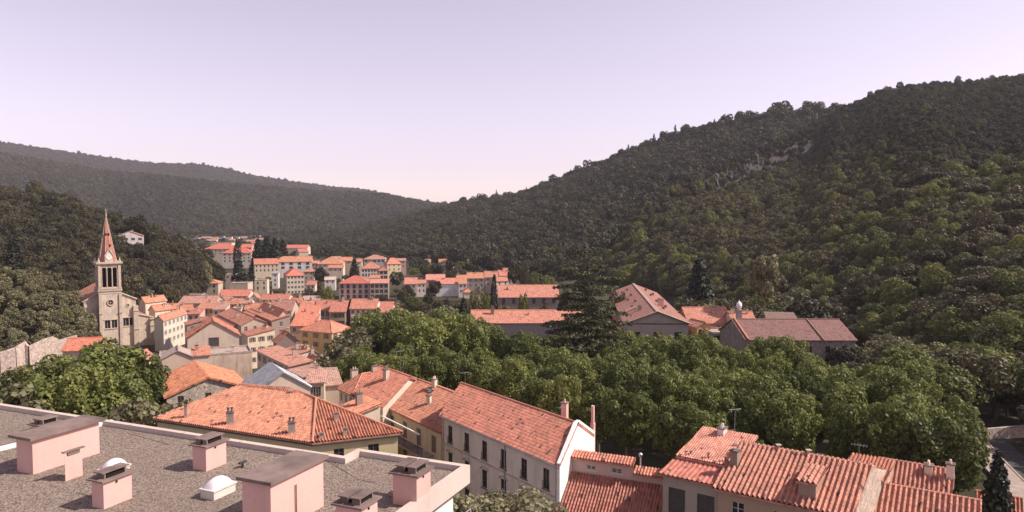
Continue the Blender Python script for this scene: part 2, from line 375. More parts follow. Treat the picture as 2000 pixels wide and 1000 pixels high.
def crown_lobes(g, n, rx, rz, zc, r0, r1, squash=0.0):
    out = []
    for i in range(n):
        d = g.normal(size=3); d /= np.linalg.norm(d); k = g.uniform(.35, 1) ** .5
        z = d[2] * rz * k
        if d[2] < 0: z *= (1 - squash)
        out.append((d[0] * rx * k, d[1] * rx * k, zc + z, g.uniform(r0, r1)))
    return out
def trunk_mesh(name, h, r, limbs, spread, seed, lean=0.0, mat=None):
    g = random.Random(seed); mb = MB(); p = Vector((0, 0, -.6)); top = Vector((lean, 0, h))
    mid = Vector((lean * .4 + g.uniform(-.1, .1), g.uniform(-.1, .1), h * .5))
    mb.tube(p, mid, r * 1.25, r, 8); mb.tube(mid, top, r, r * .8, 8)
    for i in range(limbs):
        a = i * 6.28 / limbs + g.uniform(-.4, .4); q = top + Vector((math.cos(a) * spread * .55, math.sin(a) * spread * .55, spread * g.uniform(.5, .8)))
        q2 = q + Vector((math.cos(a + .3) * spread * .45, math.sin(a + .3) * spread * .45, spread * .4))
        mb.tube(top - Vector((0, 0, .15)), q, r * .55, r * .35, 6); mb.tube(q, q2, r * .35, r * .12, 5)
    return mb.mesh(name, mat or M['bark'])
PROTO = {}      # kind -> list of (crown mesh, trunk mesh, height)
def protos():
    P = PROTO
    for s in range(5):      # avenue plane, 12 m
        g = np.random.default_rng(40 + s)
        lob = crown_lobes(g, (64, 52, 74, 58, 68)[s], (3.6, 3.9, 3.3, 3.7, 3.5)[s], (3.5, 3.0, 3.9, 3.3, 3.6)[s], 7.7, .62, (1.25, 1.5, 1.15, 1.35, 1.05)[s], .2) + [(0, 0, 7.6, 2.7), (0, 0, 6.0, 2.0)]
        P.setdefault('plane', []).append((leaf_cloud('plane_crown', lob, 15000, .30, M['plane'], s), trunk_mesh('plane_trunk', 4.2, .3, 4, 3.6, s), 12.2))
    for s in range(4):      # holm oak, 9 m
        g = np.random.default_rng(60 + s)
        lob = crown_lobes(g, 34, 3.1, 2.7, 5.9, .65, 1.3, .2) + [(0, 0, 6, 2.3)]
        P.setdefault('oak', []).append((leaf_cloud('oak_crown', lob, 5200, .38, M['oak'], 10 + s), trunk_mesh('oak_trunk', 3.4, .22, 4, 2.6, s + 9), 9.6))
    for s in range(4):      # pale open bush tree, 8 m
        g = np.random.default_rng(80 + s)
        lob = crown_lobes(g, 20, 2.8, 2.5, 5.0, .7, 1.5, .1)
        P.setdefault('dry', []).append((leaf_cloud('bush_crown', lob, 3000, .42, M['dry'], 20 + s, jit=.8), trunk_mesh('bush_trunk', 2.4, .14, 5, 2.4, s + 19), 8.5))
    for s in range(3):      # fresh green broadleaf, 10 m
        g = np.random.default_rng(90 + s)
        lob = crown_lobes(g, 28, 3.2, 2.8, 6.4, .8, 1.6, .2) + [(0, 0, 6.4, 2.2)]
        P.setdefault('fresh', []).append((leaf_cloud('green_crown', lob, 6500, .36, M['fresh'], 30 + s), trunk_mesh('green_trunk', 3.5, .22, 4, 3, s + 29), 10.4))
    for s in range(2):      # umbrella pine, 11 m
        g = np.random.default_rng(100 + s)
        lob = [(math.cos(a) * r, math.sin(a) * r, 8.6 - r * r * .06, 1.15) for a, r in zip(g.uniform(0, 6.28, 30), 4.0 * g.uniform(0, 1, 30) ** .5)]
        P.setdefault('pine', []).append((leaf_cloud('pine_crown', lob, 3600, .45, M['oak'], 40 + s, flat=.8), trunk_mesh('pine_trunk', 7.0, .22, 6, 2.2, s + 39), 9.8))
    for s in range(2):      # conical conifer, 14 m
        g = np.random.default_rng(110 + s); lob = []
        for i in range(70):
            t = (i + .5) / 70; r = 2.9 * (1 - t) ** .85 + .15; a = i * 2.4
            lob.append((math.cos(a) * r * .75, math.sin(a) * r * .75, 1.2 + t * 12.4, .35 + r * .33))
        P.setdefault('conifer', []).append((leaf_cloud('conifer_crown', lob, 4200, .5, M['conifer'], 50 + s, flat=.55, cull=.6), trunk_mesh('conifer_trunk', 11, .25, 0, 0, s + 49), 14))
    g = np.random.default_rng(120); lob = []
    for i in range(46):     # cypress column, 11 m
        t = (i + .5) / 46; r = .85 * math.sin(math.pi * min(1, .18 + t * .82)) ** .7; a = i * 2.4
        lob.append((math.cos(a) * r * .5, math.sin(a) * r * .5, .8 + t * 10, .3 + r * .5))
    P['cypress'] = [(leaf_cloud('cypress_crown', lob, 2600, .35, M['conifer'], 60, flat=1.3, cull=.6), trunk_mesh('cypress_trunk', 7, .15, 0, 0, 61), 11.4)]
    g = np.random.default_rng(135); lob = crown_lobes(g, 60, 3.0, 2.6, 5.2, .45, 1.0, .1)
    P['yard'] = [(leaf_cloud('olive_crown', lob, 20000, .17, M['dry'], 75, jit=.8), trunk_mesh('olive_trunk', 2.6, .14, 5, 2.4, 77), 8.5)]
    for s in range(2):      # tree with a tall bare stem, 16 m
        g = np.random.default_rng(130 + s)
        lob = crown_lobes(g, 22, 2.7, 2.6, 13, .7, 1.5, .1)
        P.setdefault('tall', []).append((leaf_cloud('tall_crown', lob, 3000, .5, M['dry'], 70 + s), trunk_mesh('tall_trunk', 11, .2, 4, 2.2, s + 69), 16.4))
    for s in range(3):      # light clump for the far woods, 8 m
        g = np.random.default_rng(140 + s)
        lob = crown_lobes(g, 9, 2.3, 1.9, 4.4, 1.1, 1.9, .1)
        P.setdefault('clump', []).append((leaf_cloud('wood_crown', lob, 800, .72, M['forest'], 80 + s, jit=.45), trunk_mesh('wood_trunk', 3.2, .2, 3, 1.8, s + 79), 7.6))
    lob = [(0, 0, 1.5 + i * 1.1, 1.9 - i * .24) for i in range(7)]
    P['spike'] = [(leaf_cloud('spire_pine_crown', lob, 500, .7, M['forest'], 90, cull=.5), trunk_mesh('spire_pine_trunk', 6, .2, 0, 0, 91), 9)]
protos()
TREE_N = [0]
def tree(name, kind, p, h, label, group=None, wide=1.0, var=None, cat='tree', tint=0.0):
    lst = PROTO[kind]; i = rnd.randrange(len(lst)) if var is None else var % len(lst)
    cm, tm, h0 = lst[i]; s = h / h0
    r = empty(name, p, label, cat, group)
    r.rotation_euler = (0, 0, rnd.uniform(0, 6.28)); r.scale = (s * wide, s * wide, s)
    c = link('crown', cm, r); c['tint'] = tint; link('trunk', tm, r)
    TREE_N[0] += 1
    return c
RAD = dict(plane=4.5, oak=4.1, dry=3.8, fresh=4.2, pine=5.0, yard=3.6, conifer=3.0, cypress=.95, tall=3.8, clump=3.9, spike=2)
def tree_px(name, kind, px, ytop, Y, label, group=None, wide=1.0, tint=0.0, hmin=3.0, cat='tree', h=None, pw=None):
    if pw and px < 900 and kind == 'oak': Y = max(250, 46 * FPX / (ytop + 1.35 * pw - HY))
    top = atY(px, ytop, Y); g = ground_z(top.x, Y)
    hh = max(hmin, top.z - g) if h is None else h
    if pw: wide = (pw * Y / FPX) / (2 * RAD[kind] * hh / PROTO[kind][0][2])
    return tree(name, kind, (top.x, Y, g), hh, label, group, wide, tint=tint, cat=cat)

# ------------------------------------------------------------------ woods on the hillsides
def visible_points(key, n, px0, px1, minup=2.5, seed=0, tol=14.0):
    """random points on one hill, kept where the hillside can be seen (with a margin for a step aside)"""
    g = np.random.default_rng(seed); h = HILLS[key]
    f0 = min(p[1] for p in h['foot']); r1 = max(p[1] for p in h['ridge']) * 1.04
    slope_ok = lambda px, Y: (terrain(px, Y * 1.012) - terrain(px, Y)) < .95 * .012 * Y
    out = []
    while sum(len(o) for o in out) < n:
        m = 60000; Y = np.sqrt(g.uniform(f0 ** 2, r1 ** 2, m)); px = g.uniform(px0, px1, m)
        z = terrain(px, Y); zk = Gf(Y) + hill(key, px, Y)
        ok = (zk >= z - .01) & (z - Gf(Y) > minup) & (slope_ok(px, Y) | (g.random(m) < .5))
        px, Y, z = px[ok], Y[ok], z[ok]
        ang = (z + tol - CZ) / Y; vis = np.ones(len(px), bool)
        for f in (.25, .4, .5, .6, .7, .78, .84, .89, .93, .96, .98): vis &= ang > (terrain(px, Y * f) - CZ) / (Y * f)
        out.append(np.stack([px[vis], Y[vis], z[vis]], 1))
        if len(out) > 40: break
    P = np.concatenate(out)[:n]
    return P
def forest(name, P, kinds, smin, smax, seed, tints, label_objs, mult=None):
    """one object for woods nobody could count: points on the hillside, crowns set on them by geometry nodes"""
    g = np.random.default_rng(seed); k = len(P)
    X = (P[:, 0] - 1000) / FPX * P[:, 1]; co = np.stack([X, P[:, 1], P[:, 2] - .8], 1)
    me = bpy.data.meshes.new(name); me.vertices.add(k); me.vertices.foreach_set('co', co.ravel())
    sc = me.attributes.new('scl', 'FLOAT_VECTOR', 'POINT'); s = g.uniform(smin, smax, k) * (1 + .4 * (g.random(k) > .94)) * (1.0 if mult is None else mult); a = np.stack([s, s, s * g.uniform(.85, 1.35, k)], 1)
    sc.data.foreach_set('vector', a.ravel())
    ro = me.attributes.new('rot', 'FLOAT_VECTOR', 'POINT'); z = np.zeros(k); ro.data.foreach_set('vector', np.stack([z, z, g.uniform(0, 6.28, k)], 1).ravel())
    ti = me.attributes.new('tint', 'FLOAT', 'POINT'); ti.data.foreach_set('value', np.asarray(tints, float))
    o = tag(link(name, me), kind='stuff')
    ng = bpy.data.node_groups.new(name, 'GeometryNodeTree')
    ng.interface.new_socket('Geometry', in_out='INPUT', socket_type='NodeSocketGeometry'); ng.interface.new_socket('Geometry', in_out='OUTPUT', socket_type='NodeSocketGeometry')
    n, l = ng.nodes, ng.links; gi = n.new('NodeGroupInput'); go = n.new('NodeGroupOutput')
    ip = n.new('GeometryNodeInstanceOnPoints'); jo = n.new('GeometryNodeJoinGeometry')
    for ob in label_objs:
        oi = n.new('GeometryNodeObjectInfo'); oi.inputs['Object'].default_value = ob; oi.inputs['As Instance'].default_value = True
        l.new(oi.outputs['Geometry'], jo.inputs[0])
    l.new(jo.outputs[0], ip.inputs['Instance']); ip.inputs['Pick Instance'].default_value = True
    for nm, sock in (('scl', 'Scale'), ('rot', 'Rotation')):
        na = n.new('GeometryNodeInputNamedAttribute'); na.data_type = 'FLOAT_VECTOR'; na.inputs['Name'].default_value = nm
        l.new([x for x in na.outputs if x.name == 'Attribute' and x.enabled][0], ip.inputs[sock])
    l.new(gi.outputs[0], ip.inputs['Points']); l.new(ip.outputs[0], go.inputs[0])
    md = o.modifiers.new('scatter', 'NODES'); md.node_group = ng
    return o

ROCKS = [('pale split rock pillar on the lower face of the right ridge', [(1150, 470), (1157, 412), (1176, 418), (1173, 470)]), ('tall pale rock slab beside the split pillar', [(1180, 458), (1185, 402), (1196, 410), (1194, 464)]), ('dark crag on the diagonal spur of the right hill', [(1372, 382), (1385, 335), (1428, 315), (1440, 340), (1410, 384)]),
         ('broken crag below the top of the diagonal spur', [(1440, 344), (1455, 305), (1480, 292), (1492, 318), (1465, 346)]), ('bare scree and rock wall above the valley houses', [(800, 500), (815, 470), (860, 452), (884, 480), (872, 507)]), ('low pink rock bank below the cliff', [(925, 470), (950, 435), (990, 440), (985, 470)])]
def off_rocks(P):
    py = HY - (P[:, 2] + 2.5 - CZ) / P[:, 1] * FPX; ok = np.ones(len(P), bool)
    for _, poly in ROCKS:
        x0, x1 = min(p[0] for p in poly), max(p[0] for p in poly); y0, y1 = min(p[1] for p in poly), max(p[1] for p in poly)
        ok &= ~((P[:, 0] > x0 + 3) & (P[:, 0] < x1 - 3) & (py > y0 + 8) & (py < y1) & (np.random.default_rng(1).random(len(P)) < .62))
    return P[ok]
def woods():
    # the nearest trees of each slope stand as things of their own; their crowns also feed the far woods
    near_c = []
    P = off_rocks(visible_points('R2', 21000, 1150, 2350, seed=1))
    lowgreen = lambda p, y: 0
    scr = HY - (P[:, 2] - CZ) / P[:, 1] * FPX
    order = np.argsort(P[:, 1]); P = P[order]; scr = scr[order]
    # the nearest ones, kept apart from one another
    take = []; 
    for i in range(len(P)):
        if P[i, 0] > 2080 or len(take) >= 290: 
            if len(take) >= 290: break
            continue
        x = (P[i, 0] - 1000) / FPX * P[i, 1]
        if all((x - a) ** 2 + (P[i, 1] - b) ** 2 > 40 for a, b, _ in take): take.append((x, P[i, 1], i))
    used = set()
    for x, Y, i in take:
        used.add(i); u = rnd.random(); px = P[i, 0]
        if u < .26: kd, lb, gr, h, w = 'oak', 'dark rounded evergreen oak on the lower slope of the right hillside', 'evergreen oaks low on the right hillside', rnd.uniform(8.5, 13), 1.2
        elif u < .74: kd, lb, gr, h, w = 'fresh', 'lighter green broadleaf tree among the oaks low on the right hillside', 'light green trees low on the right hillside', rnd.uniform(9, 14.5), 1.15
        elif u < .90: kd, lb, gr, h, w = 'dry', 'greyish thin leaved tree among the oaks low on the right hillside', 'greyish trees low on the right hillside', rnd.uniform(7.5, 11.5), 1.15
        else: kd, lb, gr, h, w = 'pine', 'spreading umbrella pine with a flat domed crown low on the right hillside', 'umbrella pines low on the right hillside', rnd.uniform(10, 13), 1.1
        near_c.append((kd, tree({'oak': 'oak_tree', 'fresh': 'broadleaf_tree', 'dry': 'thin_tree', 'pine': 'umbrella_pine'}[kd], kd, (x, Y, P[i, 2] - .3), h, lb, gr, w, tint=rnd.uniform(-.25, .25))))
    oaks = [c for k, c in near_c if k == 'oak'][:4]; fr = [c for k, c in near_c if k == 'fresh'][:2]
    rest = np.array([i for i in range(len(P)) if i not in used and P[i, 1] > P[take[-1][2], 1] * .72])
    Q = P[rest]; sc_ = scr[rest]
    g = np.random.default_rng(3)
    pr = g.uniform(1640, 2100, 240); Yr = lerp_pts(pr, HILLS['R2']['ridge']) * g.uniform(.97, 1.0, 240); Q = np.concatenate([Q, np.stack([pr, Yr, terrain(pr, Yr)], 1)]); sc_ = np.concatenate([sc_, np.full(240, 320.0)])
    tint = np.clip((sc_ - 330) / 110, -.30, .75) * (.6 + .4 * (Q[:, 0] > 1350)) + g.normal(0, .13, len(Q)) + .06 * vnoise(Q[:, 0] / 60, Q[:, 1] / 60, 8) - .08
    forest('right_hill_forest', Q, None, .55, 1.0, 4, tint, oaks + fr[:1] + oaks, np.clip(.66 + (sc_ - 300) / 420, .58, 1.0))
    # a few real trees far up whose light crowns are shared by the distant woods
    cl = [tree_px('hill_tree', 'clump', x, y, Y, l, None, h=9.0) for x, y, Y, l in (
        (915, 392, 1300, 'small dark tree at the low left end of the right ridge'),
        (1243, 285, 1100, 'taller tree standing up on the skyline above the cliff'),
        (885, 398, 1500, 'small tree on the saddle where the two hills meet'))]
    sp = tree_px('pine_tree', 'spike', 1395, 238, 1000, 'slim dark pine pointing above the skyline of the right ridge', h=15)
    A = off_rocks(visible_points('R1', 23000, 380, 1750, seed=5))
    def rim(key, n, p0, p1):
        pr = g.uniform(p0, p1, n); Yr = lerp_pts(pr, HILLS[key]['ridge']) * g.uniform(.975, 1.0, n); return np.stack([pr, Yr, terrain(pr, Yr)], 1)
    E = rim('R1', 260, 900, 1650); m1 = np.concatenate([np.ones(len(A)), g.uniform(1.0, 1.9, len(E))]); A = np.concatenate([A, E])
    forest('ridge_forest', A, None, .75, 1.35, 6, g.normal(-.05, .18, len(A)) + .15 * vnoise(A[:, 0] / 50, A[:, 1] / 90, 18), cl + cl + [sp], m1)
    B = visible_points('L1', 2600, -150, 480, seed=7)
    b_order = np.argsort(B[:, 1]); B = B[b_order]; take = []
    for i in range(len(B)):
        if B[i, 0] < -40: continue
        x = (B[i, 0] - 1000) / FPX * B[i, 1]
        if all((x - a) ** 2 + (B[i, 1] - b) ** 2 > 34 for a, b, _ in take): take.append((x, B[i, 1], i))
        if len(take) >= 80: break
    used = set(); vp = hit(255, 476)
    for x, Y, i in take:
        used.add(i)
        if abs(B[i, 0] - 255) < 40 and vp.y - 45 < Y < vp.y + 16: continue
        kd = 'oak' if rnd.random() < .8 else 'dry'
        tree('oak_tree' if kd == 'oak' else 'thin_tree', kd, (x, Y, B[i, 2] - .3), rnd.uniform(7, 10.5),
             'dark oak at the foot of the wooded slope behind the church' if kd == 'oak' else 'olive grey tree at the foot of the wooded slope behind the church',
             'dark oaks on the slope behind the church' if kd == 'oak' else 'olive grey trees on the slope behind the church', 1.15, tint=rnd.uniform(-.3, .12))
    rest = np.array([i for i in range(len(B)) if i not in used]); B = B[rest]
    k = ~((np.abs(B[:, 0] - 255) < 40) & (B[:, 1] < vp.y + 12) & (B[:, 1] > vp.y - 45)); B = B[k]
    forest('left_hill_forest', B, None, .75, 1.15, 8, g.normal(-.12, .16, len(B)), oaks)
    C = visible_points('L2', 24000, -150, 1010, seed=9)
    forest('valley_side_forest', C, None, .9, 1.8, 10, g.normal(0, .22, len(C)) + .2 * vnoise(C[:, 0] / 70, C[:, 1] / 160, 28), cl)
    g5 = np.random.default_rng(55); pf = g5.uniform(300, 1010, 9000); Yf = np.sqrt(g5.uniform(560 ** 2, 1850 ** 2, 9000)); zf = terrain(pf, Yf)
    ok = (zf - Gf(Yf) < 3) & ~((pf < 560) & (Yf > 700) & (g5.random(9000) < .82)) & ~((pf > 340) & (pf < 800) & (Yf < 800))
    for hx, hy, e1, e2, W, L, hz in HOUSES:
        hp = 1000 + FPX * hx / hy; hp2 = 1000 + FPX * (hx + e1.x * W) / (hy + e1.y * W); ok &= ~((pf > hp - 5) & (pf < hp2 + 5) & (Yf > hy - 60) & (Yf < hy + L + 8))
    forest('valley_floor_trees', np.stack([pf[ok], Yf[ok], zf[ok]], 1), None, .55, 1.05, 14, g5.normal(-.1, .16, int(ok.sum())), cl)
    D = visible_points('L3', 16000, -150, 960, seed=11)
    forest('far_ridge_forest', D, None, 1.3, 2.2, 12, g.normal(0, .15, len(D)), cl)

# ------------------------------------------------------------------ roofs, walls, windows
def clip_range(poly, u):
    lo, hi = 1e9, -1e9; n = len(poly)
    for i in range(n):
        (u0, v0), (u1, v1) = poly[i], poly[(i + 1) % n]
        if abs(u1 - u0) < 1e-9:
            if abs(u - u0) < 1e-6: lo = min(lo, v0, v1); hi = max(hi, v0, v1)
            continue
        t = (u - u0) / (u1 - u0)
        if -1e-9 <= t <= 1 + 1e-9: v = v0 + t * (v1 - v0); lo = min(lo, v); hi = max(hi, v)
    return lo, hi
def slope(mb, pts, tile=None, thick=.16, mi=0, off=(0, 0)):
    """one roof plane; pts[0], pts[1] are the eave ends. tile=(pitch, row, height) builds the tiles as real relief"""
    pts = [Vector(p) for p in pts]; u = (pts[1] - pts[0]).normalized()
    n = Vector((0, 0, 0))
    for i in range(1, len(pts) - 1): n += (pts[i] - pts[0]).cross(pts[i + 1] - pts[0])
    n.normalize()
    if n.z < 0: n = -n
    v = n.cross(u)
    if v.z < 0: v = -v
    uv = [((p - pts[0]).dot(u) + off[0], (p - pts[0]).dot(v) + off[1]) for p in pts]
    k = len(pts)
    if not tile: mb.poly(pts if (pts[1] - pts[0]).cross(pts[2] - pts[0]).z > 0 else pts[::-1], mi, uv if (pts[1] - pts[0]).cross(pts[2] - pts[0]).z > 0 else uv[::-1])
    else:
        pitch, row, hh = tile; us = [q[0] for q in uv]; u0, u1 = min(us), max(us); nc = max(2, int((u1 - u0) / pitch * 8))
        vmax = max(q[1] for q in uv); nrow = int(vmax / row) + 1
        vv = []
        for r_ in range(nrow): vv += [(r_ * row, .035), ((r_ + 1) * row - .004, .0)]
        verts, uvs, cols = [], [], []
        for c in range(nc + 1):
            uu = u0 + (u1 - u0) * min(max(c / nc, 1e-5), 1 - 1e-5); lo, hi = clip_range(uv, uu)
            ph = (uu / pitch) % 1.0
            hgt = hh * (math.sin(math.pi * ph / .56) ** .7 if ph < .56 else -.22 * math.sin(math.pi * (ph - .56) / .44))
            jx = .012 * math.sin(uu * 7.3)
            for (w, lift) in vv:
                w2 = min(max(w, lo), hi); p = pts[0] + u * (uu - off[0]) + v * (w2 - off[1]) + n * (hgt + lift * 1.3 * (max(hgt, 0) / max(hh, 1e-6) * .7 + .3) + .05 + jx * math.sin(w * 3.1 + uu))
                verts.append(p); uvs.append((uu, w2))
            cols.append((lo, hi))
        m_ = len(vv); faces = []
        for c in range(nc):
            lo = min(cols[c][0], cols[c + 1][0]); hi = max(cols[c][1], cols[c + 1][1])
            for r_ in range(m_ - 1):
                if vv[r_ + 1][0] <= lo or vv[r_][0] >= hi: continue
                a = c * m_ + r_; faces.append((a, a + m_, a + m_ + 1, a + 1))
        f0 = faces[0] if faces else None
        if f0 is not None and (verts[f0[1]] - verts[f0[0]]).cross(verts[f0[3]] - verts[f0[0]]).dot(n) < 0: faces = [f[::-1] for f in faces]
        mb.add(verts, faces, mi, uvs)
    lowr = [p - Vector((0, 0, thick)) for p in pts]
    mb.poly(lowr, mi, uv)
    for i in range(k):
        j = (i + 1) % k; mb.poly([pts[i], pts[j], lowr[j], lowr[i]], mi, [uv[i], uv[j], (uv[j][0], uv[j][1] - .1), (uv[i][0], uv[i][1] - .1)])
def ridge_cap(mb, p0, p1, r=.14, mi=0):
    p0 = Vector(p0); p1 = Vector(p1); d = p1 - p0; ln = d.length; m = max(1, int(ln / .45))
    for i in range(m):
        a = p0 + d * (i / m); b = p0 + d * ((i + 1.06) / m)
        mb.tube(a, b, r * 1.12, r * .95, 7, mi, cap=False)
def facade(mb, o, d, width, z0, z1, openings, mi=0, depth=.2):
    """upright wall from o along d with real window holes and their reveals"""
    o = Vector(o); d = Vector((d[0], d[1], 0)).normalized(); inw = Vector((-d.y, d.x, 0)); U = Vector((0, 0, 1))
    ops = [q for q in openings if q[0] > .02 and q[1] < width - .02 and q[2] > z0 + .02 and q[3] < z1 - .02]
    us = sorted({0.0, width} | {q[0] for q in ops} | {q[1] for q in ops}); zs = sorted({z0, z1} | {q[2] for q in ops} | {q[3] for q in ops})
    P = lambda u, z, k=0.0: o + d * u + U * z + inw * k
    for i in range(len(us) - 1):
        for j in range(len(zs) - 1):
            cu, cz = (us[i] + us[i + 1]) / 2, (zs[j] + zs[j + 1]) / 2
            if any(q[0] < cu < q[1] and q[2] < cz < q[3] for q in ops): continue
            mb.poly([P(us[i], zs[j]), P(us[i + 1], zs[j]), P(us[i + 1], zs[j + 1]), P(us[i], zs[j + 1])], mi)
    for a, b, c, e in ops:
        mb.poly([P(a, c), P(a, e), P(a, e, depth), P(a, c, depth)], mi); mb.poly([P(b, c), P(b, c, depth), P(b, e, depth), P(b, e)], mi)
        mb.poly([P(a, e), P(b, e), P(b, e, depth), P(a, e, depth)], mi); mb.poly([P(a, c), P(a, c, depth), P(b, c, depth), P(b, c)], mi)
    return ops
WCACHE = {}
def win_meshes(w, h, style):
    k = (round(w, 2), round(h, 2), style)
    if k in WCACHE: return WCACHE[k]
    fm = M['frame_dark'] if style in ('dark', 'fardark') else M['frame']; out = {}
    f = MB(); t = .06
    if style in ('far', 'fardark'):
        f.box((0, .13, h / 2), (w, .03, h), mi=1); f.box((0, .1, h / 2), (.05, .03, h), mi=0); f.box((0, .02, -.04), (w + .24, .14, .07), mi=0)
        out['window'] = f.mesh('window', [fm, M['glass_far']])
    else:
        f.box((-w / 2 + t / 2, .11, h / 2), (t, .06, h)); f.box((w / 2 - t / 2, .11, h / 2), (t, .06, h))
        f.box((0, .11, t / 2), (w - 2 * t, .06, t)); f.box((0, .11, h - t / 2), (w - 2 * t, .06, t)); f.box((0, .105, h / 2), (.07, .07, h - 2 * t))
        for q in (.36, .68): f.box((-w / 4, .115, h * q), (w / 2 - t - .03, .04, .035)); f.box((w / 4, .115, h * q), (w / 2 - t - .03, .04, .035))
        f.box((0, .0, -.05), (w + .26, .2, .09))
        out['window'] = f.mesh('window', fm)
        g = MB(); g.box((0, .135, h / 2), (w - .02, .02, h - .02)); out['pane'] = g.mesh('pane', M['glass'])
        if style in ('shut', 'shutgrey', 'closed'):
            s = MB(); sw = w / 2
            for i in range(int(h / .11)): s.box((0, 0, .06 + i * .11), (sw - .1, .03, .085))
            s.box((-sw / 2 + .03, 0, h / 2), (.06, .045, h)); s.box((sw / 2 - .03, 0, h / 2), (.06, .045, h))
            out['shutter'] = s.mesh('shutter', M['shutter_grey'] if style == 'shutgrey' else M['shutter'])
    WCACHE[k] = out; return out
def place_window(root, o, d, u, z, w, h, style):
    d = Vector((d[0], d[1], 0)).normalized(); ms = win_meshes(w, h, style)
    p = Vector(o) + d * (u + w / 2); p.z = z
    wo = link('window', ms['window'], root, p, math.atan2(d.y, d.x))
    if 'pane' in ms: link('pane', ms['pane'], wo)
    if 'shutter' in ms:
        if style == 'closed':
            for s in (-1, 1): link('shutter', ms['shutter'], wo, (s * w / 4, .05, 0))
        else:
            for s in (-1, 1): link('shutter', ms['shutter'], wo, (s * (w * .75 + .02), -.03, 0))
    return wo
def win_grid(width, z1, cols, rows, w, h, top=.75, step=2.95, margin=None, jig=0.0):
    out = []
    if not cols or not rows: return out
    mg = margin if margin is not None else max(.5, (width / cols - w) / 2)
    sp = (width - 2 * mg - w) / max(1, cols - 1) if cols > 1 else 0
    for r_ in range(rows):
        for c in range(cols):
            u = mg + c * sp if cols > 1 else (width - w) / 2
            zt = z1 - top - r_ * step; out.append((u, u + w, zt - h, zt))
    return out
HOUSES = []; DBG = False
def chimney_mesh(w, d, h, pots=1, mat=None):
    mb = MB(); mb.box((0, 0, h / 2 - .3), (w, d, h + .6)); mb.box((0, 0, h + .05), (w + .16, d + .16, .1), mi=1)
    for i in range(pots):
        x = (i - (pots - 1) / 2) * .34; mb.tube((x, 0, h + .1), (x, 0, h + .42), .11, .09, 8, 2)
    mb.box((0, 0, h + .5), (w * .8, d * .8, .05), mi=1) if pots == 0 else None
    return mb.mesh('chimney', [mat or M['render'], M['lid'], M['tile']])
CH = {}
def chimney(parent, p, w=.55, d=.45, h=1.1, pots=1, color=None, rz=0.0):
    k = (w, d, h, pots)
    if k not in CH: CH[k] = chimney_mesh(w, d, h, pots)
    return link('chimney', CH[k], parent, p, rz, color or BEIGE)

